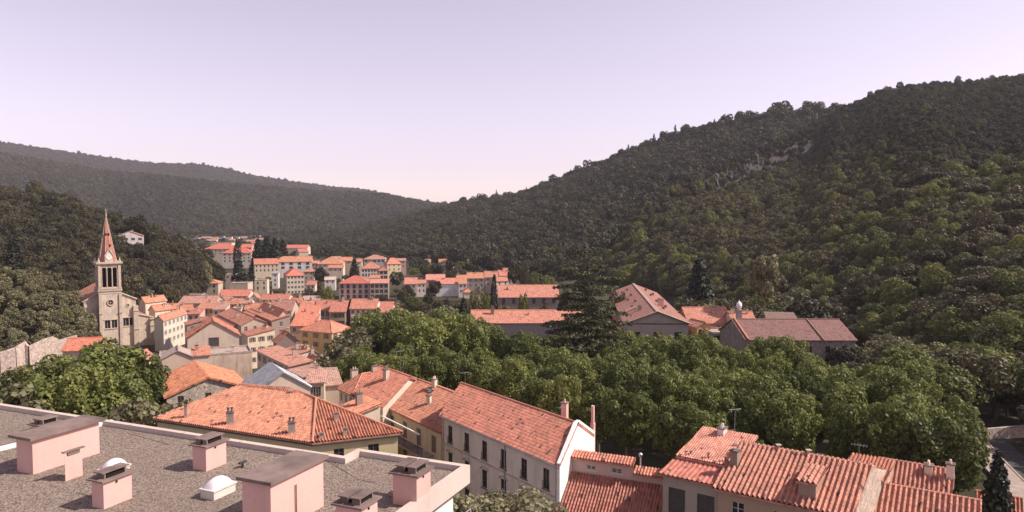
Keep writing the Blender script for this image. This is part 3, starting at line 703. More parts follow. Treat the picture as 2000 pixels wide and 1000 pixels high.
def house(label, N, z, a=15, a2=None, pl=None, pr=None, W=None, L=None, roof='r1', rise=2.0, wall=CREAM, rc=SALMON, f1=(0, 0), f2=(0, 0),
          f3=(0, 0), ws=(.95, 1.4), style=None, chim=1, group='houses of the old town', over=.35, tile=None, zg=None, mat='render', cat='house', name='town_house',
          wtop=.75, step=2.95, base=None, cap=True, tmat=None, trim=None):
    P = Vector(base) if base is not None else at(N[0], N[1], z)
    r1 = R(a); r2 = R(a2) if a2 is not None else r1 + math.pi / 2
    e1 = Vector((math.cos(r1), math.sin(r1), 0)); e2 = Vector((math.cos(r2), math.sin(r2), 0))
    solve = lambda k, e: (k * P.y - P.x) / (e.x - k * e.y)
    if W is None: W = solve((pr - 1000) / FPX * P.y / P.y, e1)
    if L is None: L = solve((pl - 1000) / FPX, e2) if pl is not None else 9.0
    if not (2 < W < 90 and 2 < L < 90): print('DIM', label, round(W, 2), round(L, 2), [round(c, 1) for c in P]); W = min(max(W, 3), 60) if W > 0 else 8; L = min(max(L, 3), 60) if L > 0 else 9
    if DBG: print('H', label[:40], 'W%.1f L%.1f Y%.0f H%.1f' % (W, L, P.y, P.z - G(P.y)))
    zb = (min(ground_z(P.x, P.y), ground_z(P.x + e2.x * L, P.y + e2.y * L)) if zg is None else zg) - .6
    H = P.z - zb; root = empty(name, (P.x, P.y, zb), label, cat, group)
    far = P.y > 235
    if style is None: style = 'far' if far else 'plain'
    if far and style in ('dark',): style = 'fardark'
    PT = lambda x, y, h: e1 * x + e2 * y + Vector((0, 0, h))
    HOUSES.append((P.x, P.y, e1.copy(), e2.copy(), W, L, P.z))
    # walls with their openings
    wl_ = MB(); jobs = [((0, 0), e1, W, f1), ((0, L), -e2, L, f2), ((W, 0), e2, L, f3), ((W, L), -e1, W, (0, 0))]
    for (x, y), d, wd, (c_, r_) in jobs:
        o = PT(x, y, 0); ops = win_grid(wd, H, c_, r_, ws[0], ws[1], wtop, step)
        ops = facade(wl_, o, d, wd, 0, H, ops)
        for q in ops: place_window(root, o, d, q[0], q[2], q[1] - q[0], q[3] - q[2], style)
    rf = MB(); q = over
    def gable(pts): wl_.poly(pts)
    sl = lambda pts: slope(rf, pts, tile)
    if roof in ('r1', 'hip') and (roof == 'r1' or W >= L):
        k = rise / (L / 2); ez = H - q * k
        if roof == 'r1':
            sl([PT(-q, -q, ez), PT(W + q, -q, ez), PT(W + q, L / 2, H + rise), PT(-q, L / 2, H + rise)])
            sl([PT(W + q, L + q, ez), PT(-q, L + q, ez), PT(-q, L / 2, H + rise), PT(W + q, L / 2, H + rise)])
            gable([PT(0, L, H), PT(0, 0, H), PT(0, L / 2, H + rise - .17)]); gable([PT(W, 0, H), PT(W, L, H), PT(W, L / 2, H + rise - .17)])
            if cap: ridge_cap(rf, PT(-q, L / 2, H + rise + .03), PT(W + q, L / 2, H + rise + .03))
        else:
            i = L / 2 * .98; A, B_ = PT(i, L / 2, H + rise), PT(W - i, L / 2, H + rise)
            c0, c1, c2, c3 = PT(-q, -q, ez), PT(W + q, -q, ez), PT(W + q, L + q, ez), PT(-q, L + q, ez)
            sl([c0, c1, B_, A]); sl([c1, c2, B_]); sl([c2, c3, A, B_]); sl([c3, c0, A])
            for s_, t_ in ((A, B_), (c0, A), (c3, A), (c1, B_), (c2, B_)): ridge_cap(rf, s_ + Vector((0, 0, .04)), t_ + Vector((0, 0, .04)), .11)
    elif roof in ('r2', 'hip'):
        k = rise / (W / 2); ez = H - q * k
        if roof == 'r2':
            sl([PT(-q, L + q, ez), PT(-q, -q, ez), PT(W / 2, -q, H + rise), PT(W / 2, L + q, H + rise)])
            sl([PT(W + q, -q, ez), PT(W + q, L + q, ez), PT(W / 2, L + q, H + rise), PT(W / 2, -q, H + rise)])
            gable([PT(0, 0, H), PT(W, 0, H), PT(W / 2, 0, H + rise - .17)]); gable([PT(W, L, H), PT(0, L, H), PT(W / 2, L, H + rise - .17)])
            if cap: ridge_cap(rf, PT(W / 2, -q, H + rise + .03), PT(W / 2, L + q, H + rise + .03))
        else:
            i = W / 2 * .98; A, B_ = PT(W / 2, i, H + rise), PT(W / 2, L - i, H + rise)
            c0, c1, c2, c3 = PT(-q, -q, ez), PT(W + q, -q, ez), PT(W + q, L + q, ez), PT(-q, L + q, ez)
            sl([c0, c1, A]); sl([c1, c2, B_, A]); sl([c2, c3, B_]); sl([c3, c0, A, B_])
            for s_, t_ in ((A, B_), (c0, A), (c1, A), (c2, B_), (c3, B_)): ridge_cap(rf, s_ + Vector((0, 0, .04)), t_ + Vector((0, 0, .04)), .11)
    elif roof == 's2':      # rises away from the F1 wall
        k = rise / L; sl([PT(-q, -q, H - q * k), PT(W + q, -q, H - q * k), PT(W + q, L + q * .4, H + rise + q * k * .4), PT(-q, L + q * .4, H + rise + q * k * .4)])
        gable([PT(0, L, H), PT(0, 0, H), PT(0, L, H + rise - .17)]); gable([PT(W, 0, H), PT(W, L, H), PT(W, L, H + rise - .17)]); gable([PT(W, L, H), PT(0, L, H), PT(0, L, H + rise - .17), PT(W, L, H + rise - .17)])
    elif roof == 's1':      # rises along the F1 wall, low on the left
        k = rise / W; sl([PT(-q, L + q, H - q * k), PT(-q, -q, H - q * k), PT(W + q * .4, -q, H + rise + q * k * .4), PT(W + q * .4, L + q, H + rise + q * k * .4)])
        gable([PT(0, 0, H), PT(W, 0, H), PT(W, 0, H + rise - .17)]); gable([PT(W, L, H), PT(0, L, H), PT(W, L, H + rise - .17)]); gable([PT(W, 0, H), PT(W, L, H), PT(W, L, H + rise - .17), PT(W, 0, H + rise - .17)])
    else:                   # flat with a low parapet
        rf.prism([tuple(PT(x, y, 0))[:2] for x, y in ((.25, .25), (W - .25, .25), (W - .25, L - .25), (.25, L - .25))], H - .3, H + .02)
        for (x, y), d, wd in (((-.05, -.05), e1, W + .1), ((W + .05, -.05), e2, L + .1), ((W + .05, L + .05), -e1, W + .1), ((-.05, L + .05), -e2, L + .1)):
            inn = Vector((-d.y, d.x, 0)); c = PT(x, y, H + .2) + d * (wd / 2) + inn * .15; rf.box(c, (wd - .3, .3, .45), d, inn)
    wl_.build('wall', M[mat], root, color=wall)
    ro = rf.build('roof', M[tmat] if tmat else (M['concrete'] if roof == 'flat' else M['tile'] if tile else M['tile_far']), root, color=rc)
    for i in range(chim):
        if roof == 'flat': x, y, hh = W * rnd.uniform(.25, .8), L * rnd.uniform(.4, .8), H
        elif roof in ('r1',): x, y = W * rnd.uniform(.12, .88), L * rnd.uniform(.25, .48); hh = H + rise * min(y, L - y) / (L / 2)
        elif roof == 'r2': x, y = W * rnd.uniform(.25, .75), L * rnd.uniform(.2, .8); hh = H + rise * min(x, W - x) / (W / 2)
        elif roof == 's2': x, y = W * rnd.uniform(.2, .8), L * rnd.uniform(.5, .9); hh = H + rise * y / L
        elif roof == 's1': x, y = W * rnd.uniform(.5, .9), L * rnd.uniform(.2, .8); hh = H + rise * x / W
        else: x, y, hh = W * .5, L * .5, H + rise * .9
        chimney(ro, PT(x, y, hh), rnd.choice((.5, .7, .9)), .5, rnd.choice((.8, 1.1, 1.4)), rnd.choice((0, 1, 2)), rnd.choice((BEIGE, CREAM, DUSTY, STONE)), r1)
    return dict(root=root, roof=ro, PT=PT, e1=e1, e2=e2, W=W, L=L, H=H, P=P, zb=zb, a=r1, a2=r2)
def part_box(parent, name, mat, boxes, color=None):
    mb = MB()
    for b in boxes: mb.box(*b)
    return mb.build(name, mat, parent, color=color)
def antenna(parent, p, h=2.0, rz=.5):
    mb = MB(); p = Vector(p); mb.tube(p, p + Vector((0, 0, h)), .02, n=5)
    d = Vector((math.cos(rz), math.sin(rz), 0)); c = Vector((-d.y, d.x, 0)); t = p + Vector((0, 0, h - .1))
    mb.tube(t - d * .6, t + d * .6, .014, n=4)
    for i in range(6): q = t + d * (-.55 + i * .22); mb.tube(q - c * (.38 - i * .035), q + c * (.38 - i * .035), .01, n=4)
    return mb.build('antenna', M['metal'], parent)

# ------------------------------------------------------------------ the flat roofed block in the foreground
def flat_block():
    A = Vector((math.sin(R(22.9)), math.cos(R(22.9)), 0)); B = Vector((-A.y, A.x, 0)); ZR = 23.0; ZP = 23.2
    O = at(918, 908, ZP); O.z = 0
    w = lambda a, b: O + A * a + B * b
    root = empty('apartment_block', w(-4, 8), 'large flat gravel roofed apartment block with pink roof boxes in the foreground', 'apartment block')
    loc = lambda p, z=0.0: Vector((p.x - root.location.x, p.y - root.location.y, z))
    out = [(0, 0), (0, 4.75), (-.92, 4.75), (-.92, 40), (-22, 40), (-22, 0)]
    pts = [loc(w(*q)) for q in out]
    cen = lambda a, b, ia: loc(w(a, b))
    # inset outline for the walls below the overhanging fascia, and for the deck
    def inset(k):
        return [loc(w(*q)) for q in [(-k, k), (-k, 4.75 - k), (-.92 - k, 4.75 - k), (-.92 - k, 40 - k), (-22 + k, 40 - k), (-22 + k, k)]]
    mb = MB(); mb.prism([tuple(p)[:2] for p in inset(.45)], -1.0, 22.6); mb.build('wall', M['paint'], root, color=WHITE)
    mb = MB(); mb.prism([tuple(p)[:2] for p in inset(.26)], 22.3, ZR); mb.build('roof_deck', M['gravel'], root)
    mb = MB(); inn = inset(.24); n = len(pts)
    for i in range(n):
        j = (i + 1) % n; a, b, c, d = pts[i], pts[j], inn[j], inn[i]; Z = lambda p, z: (p.x, p.y, z)
        mb.poly([Z(a, ZP), Z(b, ZP), Z(c, ZP), Z(d, ZP)]); mb.poly([Z(d, ZP), Z(c, ZP), Z(c, 22.9), Z(d, 22.9)])
        mb.poly([Z(b, ZP), Z(a, ZP), Z(a, 22.55), Z(b, 22.55)]); e, f = inset(.5)[i], inset(.5)[j]
        mb.poly([Z(b, 22.55), Z(a, 22.55), Z(e, 22.55), Z(f, 22.55)])
    mb.build('parapet', M['paint'], root, color=(.56, .47, .41))
    # sheet metal coping joints along the parapet top
    for a, b in [(-1.04, b) for b in np.arange(6.5, 30, 3.0)] + [(-.12, 1.6), (-.12, 3.2)]:
        mb = MB(); mb.box(loc(w(a, b), ZP + .004), (.25, .035, .02), A, B); mb.build('coping_joint', M['concrete'], root)
    # flank below the fascia: pale wall with tall windows
    for k, a in enumerate((-2.2, -5.2, -8.4)):
        p = loc(w(a, .45)); place_window(root, p, A, -.6, 19.4, 1.2, 2.1, 'plain'); place_window(root, p, A, -.6, 16.5, 1.2, 2.1, 'plain')
    PK = (.66, .41, .36)
    def frame(Np, pl, pr):
        P = at(Np[0], Np[1], ZR); sol = lambda k, e: (k * P.y - P.x) / (e.x - k * e.y)
        return P, sol((pr - 1000) / FPX, A), sol((pl - 1000) / FPX, B)
    def at_l(P, x, y, z): return loc(P + A * x + B * y, z)
    def plant(Np, pl, pr, h, over, name='plant_room'):
        P, W, L = frame(Np, pl, pr)
        mb = MB(); mb.box(at_l(P, W / 2, L / 2, ZR + h / 2 - .1), (W, L, h + .2), A, B); o = mb.build(name, M['paint'], root, color=PK)
        mb = MB(); mb.box(at_l(P, W / 2, L / 2, ZR + h + .05), (W + 2 * over, L + 2 * over, .1), A, B); mb.build('slab_lid', M['lid'], o)
        return P, W, L, o
    def vent(Np, pl, pr, h, cowls=2):
        P, W, L = frame(Np, pl, pr)
        mb = MB(); mb.box(at_l(P, W / 2, L / 2, ZR + h / 2 - .1), (W, L, h + .2), A, B); o = mb.build('vent_chimney', M['paint'], root, color=PK)
        mb = MB(); mb.box(at_l(P, W / 2, L / 2, ZR + h + .025), (W + .2, L + .2, .05), A, B)
        for s in (-1, 1): mb.box(at_l(P, W / 2, L / 2 + s * L * .21, ZR + h + .10), (W * .62, L * .26, .1), A, B, mi=1)
        mb.build('cap', [M['lid'], M['dark']], o)
        mb = MB()
        for s in ((-1, 1) if cowls == 2 else (0,)):
            lw = L * .40 if cowls == 2 else L * .8
            mb.box(at_l(P, W / 2, L / 2 + s * L * .24, ZR + h + .245), (W * .95, lw, .035), A, B)
            for k in (-1, 1): mb.box(at_l(P, W / 2 + k * W * .36, L / 2 + s * L * .24, ZR + h + .14), (.05, lw * .8, .18), A, B)
        mb.build('cowl', M['lid'], o)
        mb = MB(); mb.tube(at_l(P, W * .45, -.03, ZR + h - .12), at_l(P, W * .45, .05, ZR + h - .12), .035, n=8); mb.build('weep_hole', M['dark'], o)
        return P, W, L, o
    plant((65, 927), 17, 182, 1.24, .17)
    P, W, L, o = plant((530, 1048), 463, 625, 1.5, .12)
    mb = MB(); mb.tube(at_l(P, W * .44, -.04, ZR + .1), at_l(P, W * .44, -.04, ZR + 1.15), .022, n=6); mb.build('conduit', M['shutter'], o)
    vent((203, 995), 164, 244, .85, 1); vent((403, 921), 366, 433, .87); vent((814, 992), 763, 838, .98); vent((705, 1053), 649, 732, .86)
    vent((82, 846), 48, 106, .28)
    # slim stack with a raised slab on short legs
    P, W, L = frame((128, 940), 112, 147)
    mb = MB(); mb.box(at_l(P, W / 2, L / 2, ZR + .38), (W, L, .96), A, B); o = mb.build('slim_stack', M['paint'], root, color=PK)
    mb = MB(); mb.box(at_l(P, W / 2, L / 2, ZR + 1.0), (W + .14, L + .14, .04), A, B)
    for s in (-1, 1): mb.box(at_l(P, W / 2, L / 2 + s * L * .3, ZR + .915), (W * .7, .06, .12), A, B)
    mb.build('cap', M['lid'], o)
    # domed skylights on upstands
    for Np, pl, pr in (((418, 978), 380, 450), ((212, 938), 178, 241)):
        P, W, L = frame(Np, pl, pr)
        mb = MB(); mb.box(at_l(P, W / 2, L / 2, ZR + .1), (W, L, .34), A, B); mb.box(at_l(P, W / 2, L / 2, ZR + .285), (W + .08, L + .08, .05), A, B)
        o = mb.build('skylight', M['frame'], root)
        mb = MB(); n = 10; V = []; F = []
        for i in range(n + 1):
            for j in range(n + 1):
                x, y = i / n, j / n; k = (math.sin(math.pi * x) * math.sin(math.pi * y)) ** .45
                V.append(at_l(P, W * (.03 + .94 * x), L * (.03 + .94 * y), ZR + .3 + .30 * k))
        for i in range(n):
            for j in range(n): F.append((i * (n + 1) + j, (i + 1) * (n + 1) + j, (i + 1) * (n + 1) + j + 1, i * (n + 1) + j + 1))
        mb.add(V, F, smooth=True); mb.build('dome', M['dome'], o)
    # low kerb crossing the roof, vent pipe, bent gutter end by the parapet
    a0, a1 = at(-40, 890, ZR), at(219, 826, ZR)
    mb = MB(); c = (a0 + a1) / 2; d = (a1 - a0); d.z = 0; ln = d.length; d.normalize(); mb.box(loc(c, ZR + .06), (ln, .18, .16), d, (-d.y, d.x, 0)); mb.build('roof_kerb', M['white'], root)
    p = at(474, 913, ZR); mb = MB(); mb.tube(loc(p, ZR - .05), loc(p, ZR + .16), .05, n=8); mb.box(loc(p, ZR + .19), (.34, .12, .05), A, B); mb.build('vent_pipe', M['metal_dark'], root)
    p = at(786, 966, ZR); mb = MB(); mb.box(loc(p, ZR + .05), (.5, .75, .14), A, B); mb.build('hatch_slab', M['concrete'], root)
    # roofing felt seams showing through the gravel
    for q in (((506, 930), (548, 956), (600, 984)), ((150, 962), (186, 972)), ((640, 900), (700, 936), (735, 944)), ((250, 846), (330, 868))):
        mb = MB()
        for s, t in zip(q, q[1:]):
            u, v = at(*s, ZR), at(*t, ZR); c = (u + v) / 2; dd = v - u; dd.z = 0; ln = dd.length; dd.normalize(); mb.box(loc(c, ZR + .006), (ln, .05, .012), dd, (-dd.y, dd.x, 0))
        mb.build('felt_seam', M['lid'], root)
    # terrace with a glass rail beyond the corner
    p = at(905, 1046, 18.5)
    r2 = empty('roof_terrace', (p.x, p.y, 0), 'small white terrace with rail below the corner of the flat roof', 'terrace')
    mb = MB(); mb.box((.6, .9, 9.2), (1.5, 1.5, 18.4), A, B); mb.build('wall', M['paint'], r2, color=WHITE)
    mb = MB(); mb.box((.6, .9, 18.44), (1.65, 1.65, .08), A, B); mb.build('slab', M['white'], r2)
    for s in (-1, 1):
        mb = MB(); mb.tube(Vector((.6, .9, 18.9)) + B * s * .75 - A * .75, Vector((.6, .9, 18.9)) + B * s * .75 + A * .75, .03, n=6)
        for k in (-.75, 0, .75): q = Vector((.6, .9, 18.45)) + B * s * .75 + A * k; mb.tube(q, q + Vector((0, 0, .46)), .025, n=6)
        mb.build('rail', M['metal'], r2)
flat_block()

# ------------------------------------------------------------------ the roofs just behind it
TILE, TFLAT = (.30, .42, .12), (.27, .38, .05)
def hip_house():
    """irregular hipped roof seen from above, next to the flat roofed block"""
    z = 10.0; Np, Rp, Lp = at(610, 866, z), at(787, 846, z), at(298, 818, z)
    back = Rp + (Lp - Np) * .95; apex = at(571, 761, z + 2.35); ap2 = at(617, 779, z + 2.15)
    lr = atY(468, 757, 84.5); lr = Vector((lr.x, lr.y, z + 2.35))
    root = empty('hip_roof_house', (Np.x, Np.y, -.6), 'wide salmon hip roofed house with small chimney stacks beside the flat gravel roof', 'house', 'houses beside the flat roof')
    rel = lambda p: Vector((p.x - Np.x, p.y - Np.y, p.z + .6))
    H = z + .6 - .12; sh = lambda p, k=.96: rel(Vector((cen.x + (p.x - cen.x) * k, cen.y + (p.y - cen.y) * k, z)))
    cen = (Np + Rp + Lp + back) / 4
    mb = MB(); cs = [sh(Lp), sh(Np), sh(Rp), sh(back)]
    wins = {0: [(3 + i * 3.2, 4.0 + i * 3.2, H - 2.5, H - .95) for i in range(6)], 1: [(5.6, 6.7, H - 1.95, H - .75), (2.2, 3.2, H - 2.2, H - .8)]}
    for i in range(4):
        a, b = cs[i], cs[(i + 1) % 4]; d = b - a; d.z = 0; o = Vector((a.x, a.y, 0)); ops = facade(mb, o, d, d.length, 0, H, wins.get(i, []))
        for q in ops: place_window(root, o, d, q[0], q[2], q[1] - q[0], q[3] - q[2], 'shut' if i == 0 else 'dark')
    mb.build('wall', M['render'], root, color=(.50, .42, .24))
    rf = MB(); L_, N_, R_, B_ = rel(Lp), rel(Np), rel(Rp), rel(back); A_, A2 = rel(apex), rel(ap2); LR = rel(lr)
    slope(rf, [L_, N_, A2, A_, LR], TILE); slope(rf, [N_, R_, A2], TILE); slope(rf, [R_, B_, LR, A_, A2], TFLAT); slope(rf, [B_, L_, LR], TFLAT)
    up = Vector((0, 0, .1))
    for s, t in ((A_, A2), (N_, A2), (A2, R_), (A_, LR)): ridge_cap(rf, s + up, t + up, .15)
    ro = rf.build('roof', M['tile'], root, color=SALMON)
    mb = MB(); ln = [rel(Lp), rel(Np), rel(Rp)]
    for s, t in ((0, 1), (1, 2)):
        a, b = ln[s] - Vector((0, 0, .2)), ln[t] - Vector((0, 0, .2)); mb.tube(a, b, .085, n=8)
    mb.build('gutter', M['metal_dark'], root)
    # stacks on the roof
    def on(px, py, plane):
        d = ray(px, py); o = Vector((0, 0, CZ)); a, b, c = plane; n = (b - a).cross(c - a); t = (a - o).dot(n) / d.dot(n); return o + d * t
    front = (Lp, Np, ap2); right = (Np, Rp, ap2)
    def stack(px, py, plane, w, d, h, pots, col, mt='concrete'):
        p = rel(on(px, py, plane)); mb = MB(); mb.box((0, 0, h / 2 - .35), (w, d, h + .7)); mb.box((0, 0, h + .03), (w + .1, d + .1, .07), mi=1)
        for i in range(pots):
            x = (i - (pots - 1) / 2) * .36; mb.tube((x, 0, h + .06), (x, 0, h + .45), .12, .10, 8, 1); mb.tube((x, 0, h + .45), (x, 0, h + .5), .17, .17, 8, 2)
        mb.build('chimney', [M[mt], M['lid'], M['metal_dark']], ro, p, .25, col)
    stack(363, 816, front, .30, .30, 1.35, 0, GREY); stack(450, 828, front, .75, .42, 1.25, 2, GREY); stack(570, 846, front, .72, .42, 1.1, 2, GREY)
    stack(657, 822, right, .45, .45, .85, 0, BEIGE); stack(674, 851, right, .42, .42, .75, 0, BEIGE); stack(628, 857, right, .42, .42, .55, 0, BEIGE)
    mb = MB(); p = rel(on(568, 766, front)); mb.box(p + Vector((0, 0, .1)), (.6, .5, .12)); mb.build('roof_hatch', M['metal'], ro)
hip_house()

def terrace_row():
    # three-storey white house with the long shaded front
    h = house('long three storey white house with arched ground floor and bright blank gable', (1090, 905), 9.0, a=66, a2=126, pl=862, pr=1157, roof='r2', rise=2.55, wall=(.73, .64, .53),
              rc=(.49, .20, .14), f2=(6, 3), ws=(.95, 2.0), wtop=1.0, step=3.15, style='dark', chim=0, tile=TFLAT, group='terrace of houses along the avenue', zg=0, tmat='tile_flat')
    ro, PT, H, W, L = h['roof'], h['PT'], h['H'], h['W'], h['L']; root = h['root']
    # bright blank gable wall standing proud of the roof edge
    mb = MB(); e1, e2 = h['e1'], h['e2']; nrm = Vector((e1.y, -e1.x, 0))
    pts = [PT(-.1, -.3, 0), PT(W + .5, -.3, 0), PT(W + .5, -.3, H + .25), PT(W * .55, -.3, H + 2.75), PT(W * .45, -.3, H + 2.75), PT(-.1, -.3, H + .1)]
    bk = [p - nrm * .3 for p in pts]; n = len(pts); mb.poly(pts)
    for i in range(n): mb.poly([pts[i], bk[i], bk[(i + 1) % n], pts[(i + 1) % n]])
    mb.build('gable_wall', M['paint'], root, color=(.82, .80, .76))
    chimney(ro, PT(W * .78, 3.2, H + 1.1), .7, .6, 2.1, 1, PINK, h['a'])
    mb = MB(); p = PT(W + .75, .1, 0); mb.box(p + Vector((0, 0, (H + 1.0) / 2)), (.55, .55, H + 1.0), e1, e2); mb.box(p + Vector((0, 0, H + 1.9)), (.38, .38, 1.9), e1, e2); mb.build('stack', M['paint'], root, color=PINK)
    # arched surrounds over the lower openings, string course, downpipe, gutter
    d = -e2; inw = Vector((-d.y, d.x, 0)); o = PT(0, L, 0)
    for r_ in (1, 2):
        for c in range(6):
            mb = MB()
            mg = max(.5, (L / 6 - .95) / 2); sp = (L - 2 * mg - .95) / 5; u = mg + c * sp + .475; zt = H - 1.0 - r_ * 3.15
            for k in range(7):
                t0, t1 = math.pi * (.12 + .76 * k / 7), math.pi * (.12 + .76 * (k + 1) / 7); q0 = o + d * (u - math.cos(t0) * .8) - inw * .05 + Vector((0, 0, zt - .2 + math.sin(t0) * .55)); q1 = o + d * (u - math.cos(t1) * .8) - inw * .05 + Vector((0, 0, zt - .2 + math.sin(t1) * .55))
                mb.tube(q0, q1, .075, n=5, smooth=False)
            mb.build('arch_moulding', M['trim'], root)
    mb = MB(); mb.box(o + d * (L / 2) - inw * .05 + Vector((0, 0, H - 3.35)), (L, .1, .16), d, inw)
    for u in (.1, L - .25): mb.box(o + d * (u + .1) - inw * .04 + Vector((0, 0, H / 2)), (.35, .09, H - .6), d, inw)
    mb.build('string_course', M['trim'], root)
    mb = MB(); q = o + d * (L * .60) - inw * .12; mb.tube(q, q + Vector((0, 0, H - .3)), .055, n=7); a, b = PT(-.42, -.2, H - .22), PT(-.42, L + .3, H - .22); mb.tube(a, b, .08, n=7); mb.build('downpipe', M['metal'], root)
    # iron window guards
    for c in range(6):
        mb = MB(); mg = max(.5, (L / 6 - .95) / 2); sp = (L - 2 * mg - .95) / 5; u = mg + c * sp + .475; zb = H - 3.0
        for s in (-.48, .48): mb.box(o + d * (u + s) - inw * .05 + Vector((0, 0, zb + .4)), (.03, .035, .72), d, inw)
        for k in range(3): mb.box(o + d * u - inw * .05 + Vector((0, 0, zb + .1 + k * .3)), (1.0, .03, .035), d, inw)
        mb.build('window_guard', M['metal_dark'], root)
    antenna(ro, PT(W * .5, L * .1, H + 2.5), 1.3, 1.0); antenna(ro, PT(W * .5, L * .97, H + 2.5), 1.6, .4)
    # tiles dark with age near the gable
    # middle house with balcony and awning
    h = house('yellow fronted terraced house with a balcony under a white awning rail', (862, 842), 6.7, a=66, a2=126, pl=750, W=13.2, roof='r2', rise=2.5, wall=(.70, .56, .37), rc=SALMON,
              f2=(4, 2), ws=(1.1, 2.1), wtop=1.0, step=3.0, style='closed', chim=1, tile=TFLAT, group='terrace of houses along the avenue', zg=0, tmat='tile_flat')
    ro, PT, H, W, L, root, e1, e2 = h['roof'], h['PT'], h['H'], h['W'], h['L'], h['root'], h['e1'], h['e2']
    d = -e2; out = -Vector((-d.y, d.x, 0)); o = PT(0, L, 0)
    part_box(root, 'balcony', M['concrete'], [(o + d * (L * .45) + out * .75 + Vector((0, 0, H - 3.5)), (L * .85, 1.5, .18), d, out)])
    mb = MB()
    for k in range(int(L * .85 / .14)):
        q = o + d * (L * .03 + k * .14) + out * 1.46 + Vector((0, 0, H - 3.4)); mb.box(q + Vector((0, 0, .5)), (.025, .025, 1.0), d, out)
    mb.box(o + d * (L * .45) + out * 1.46 + Vector((0, 0, H - 2.38)), (L * .85, .06, .05), d, out); mb.build('railing', M['metal_dark'], root)
    part_box(root, 'awning_rail', M['white'], [(o + d * (L * .42) + out * 1.6 + Vector((0, 0, H - .75)), (L * .82, .16, .16), d, out)])
    mb = MB()
    for u in (.06, .3, .55, .8): q = o + d * (L * u) + out * 1.55; mb.box(q + Vector((0, 0, H - 2.0)), (.09, .09, 2.5), d, out)
    mb.build('awning_post', M['frame_dark'], root)
    mb = MB(); q = PT(W * .42, L * .55, H + 2.5 * .84); mb.box(q + Vector((0, 0, .08)), (1.1, 1.5, .12), e1, e2); mb.build('roof_window', M['glass'], ro)
    chimney(ro, PT(3.2, L * .42, H + 1.2), .5, .5, 1.1, 0, (.66, .58, .45), h['a'])
    # the next house up the avenue
    h = house('terraced house with shaded windows and plain salmon roof next to the yellow house', (748, 792), 7.4, a=66, a2=126, pl=689, W=13.0, roof='r2', rise=2.5, wall=(.64, .55, .45), rc=(.49, .20, .135),
              f2=(5, 2), ws=(1.0, 1.7), wtop=.7, step=2.9, style='dark', chim=1, tile=TFLAT, group='terrace of houses along the avenue', zg=-.5, tmat='tile_flat')
    antenna(h['roof'], h['PT'](h['W'] * .5, h['L'] * .3, h['H'] + 2.4), 3.4, .8)
    h = house('small hipped roof house with cream end wall at the head of the terrace', (690, 768), 7.2, a=36, a2=126, pl=658, W=9.0, roof='hip', rise=2.0, wall=(.68, .58, .44), rc=(.49, .205, .14),
              f2=(3, 2), f1=(0, 0), ws=(.8, 1.2), chim=1, tile=TFLAT, group='terrace of houses along the avenue', zg=-1.0, tmat='tile_flat')
    chimney(h['roof'], h['PT'](2.0, h['L'] * .8, h['H'] + 1.0), 1.0, .6, 1.4, 2, BEIGE, h['a'])
    # pair of pots on a stub chimney rising from the lean-to behind the hip roof
    h = house('low lean-to with a pot topped chimney behind the hip roof', (700, 806), 7.6, a=36, a2=126, pl=668, W=3.0, roof='s1', rise=.7, wall=(.66, .56, .44), rc=(.60, .25, .16), chim=0, zg=0, group='houses beside the flat roof', tile=TFLAT, tmat='tile_flat')
    chimney(h['roof'], h['PT'](1.2, h['L'] * .55, h['H'] + .3), .8, .5, 1.5, 2, BROWN, h['a'])
terrace_row()

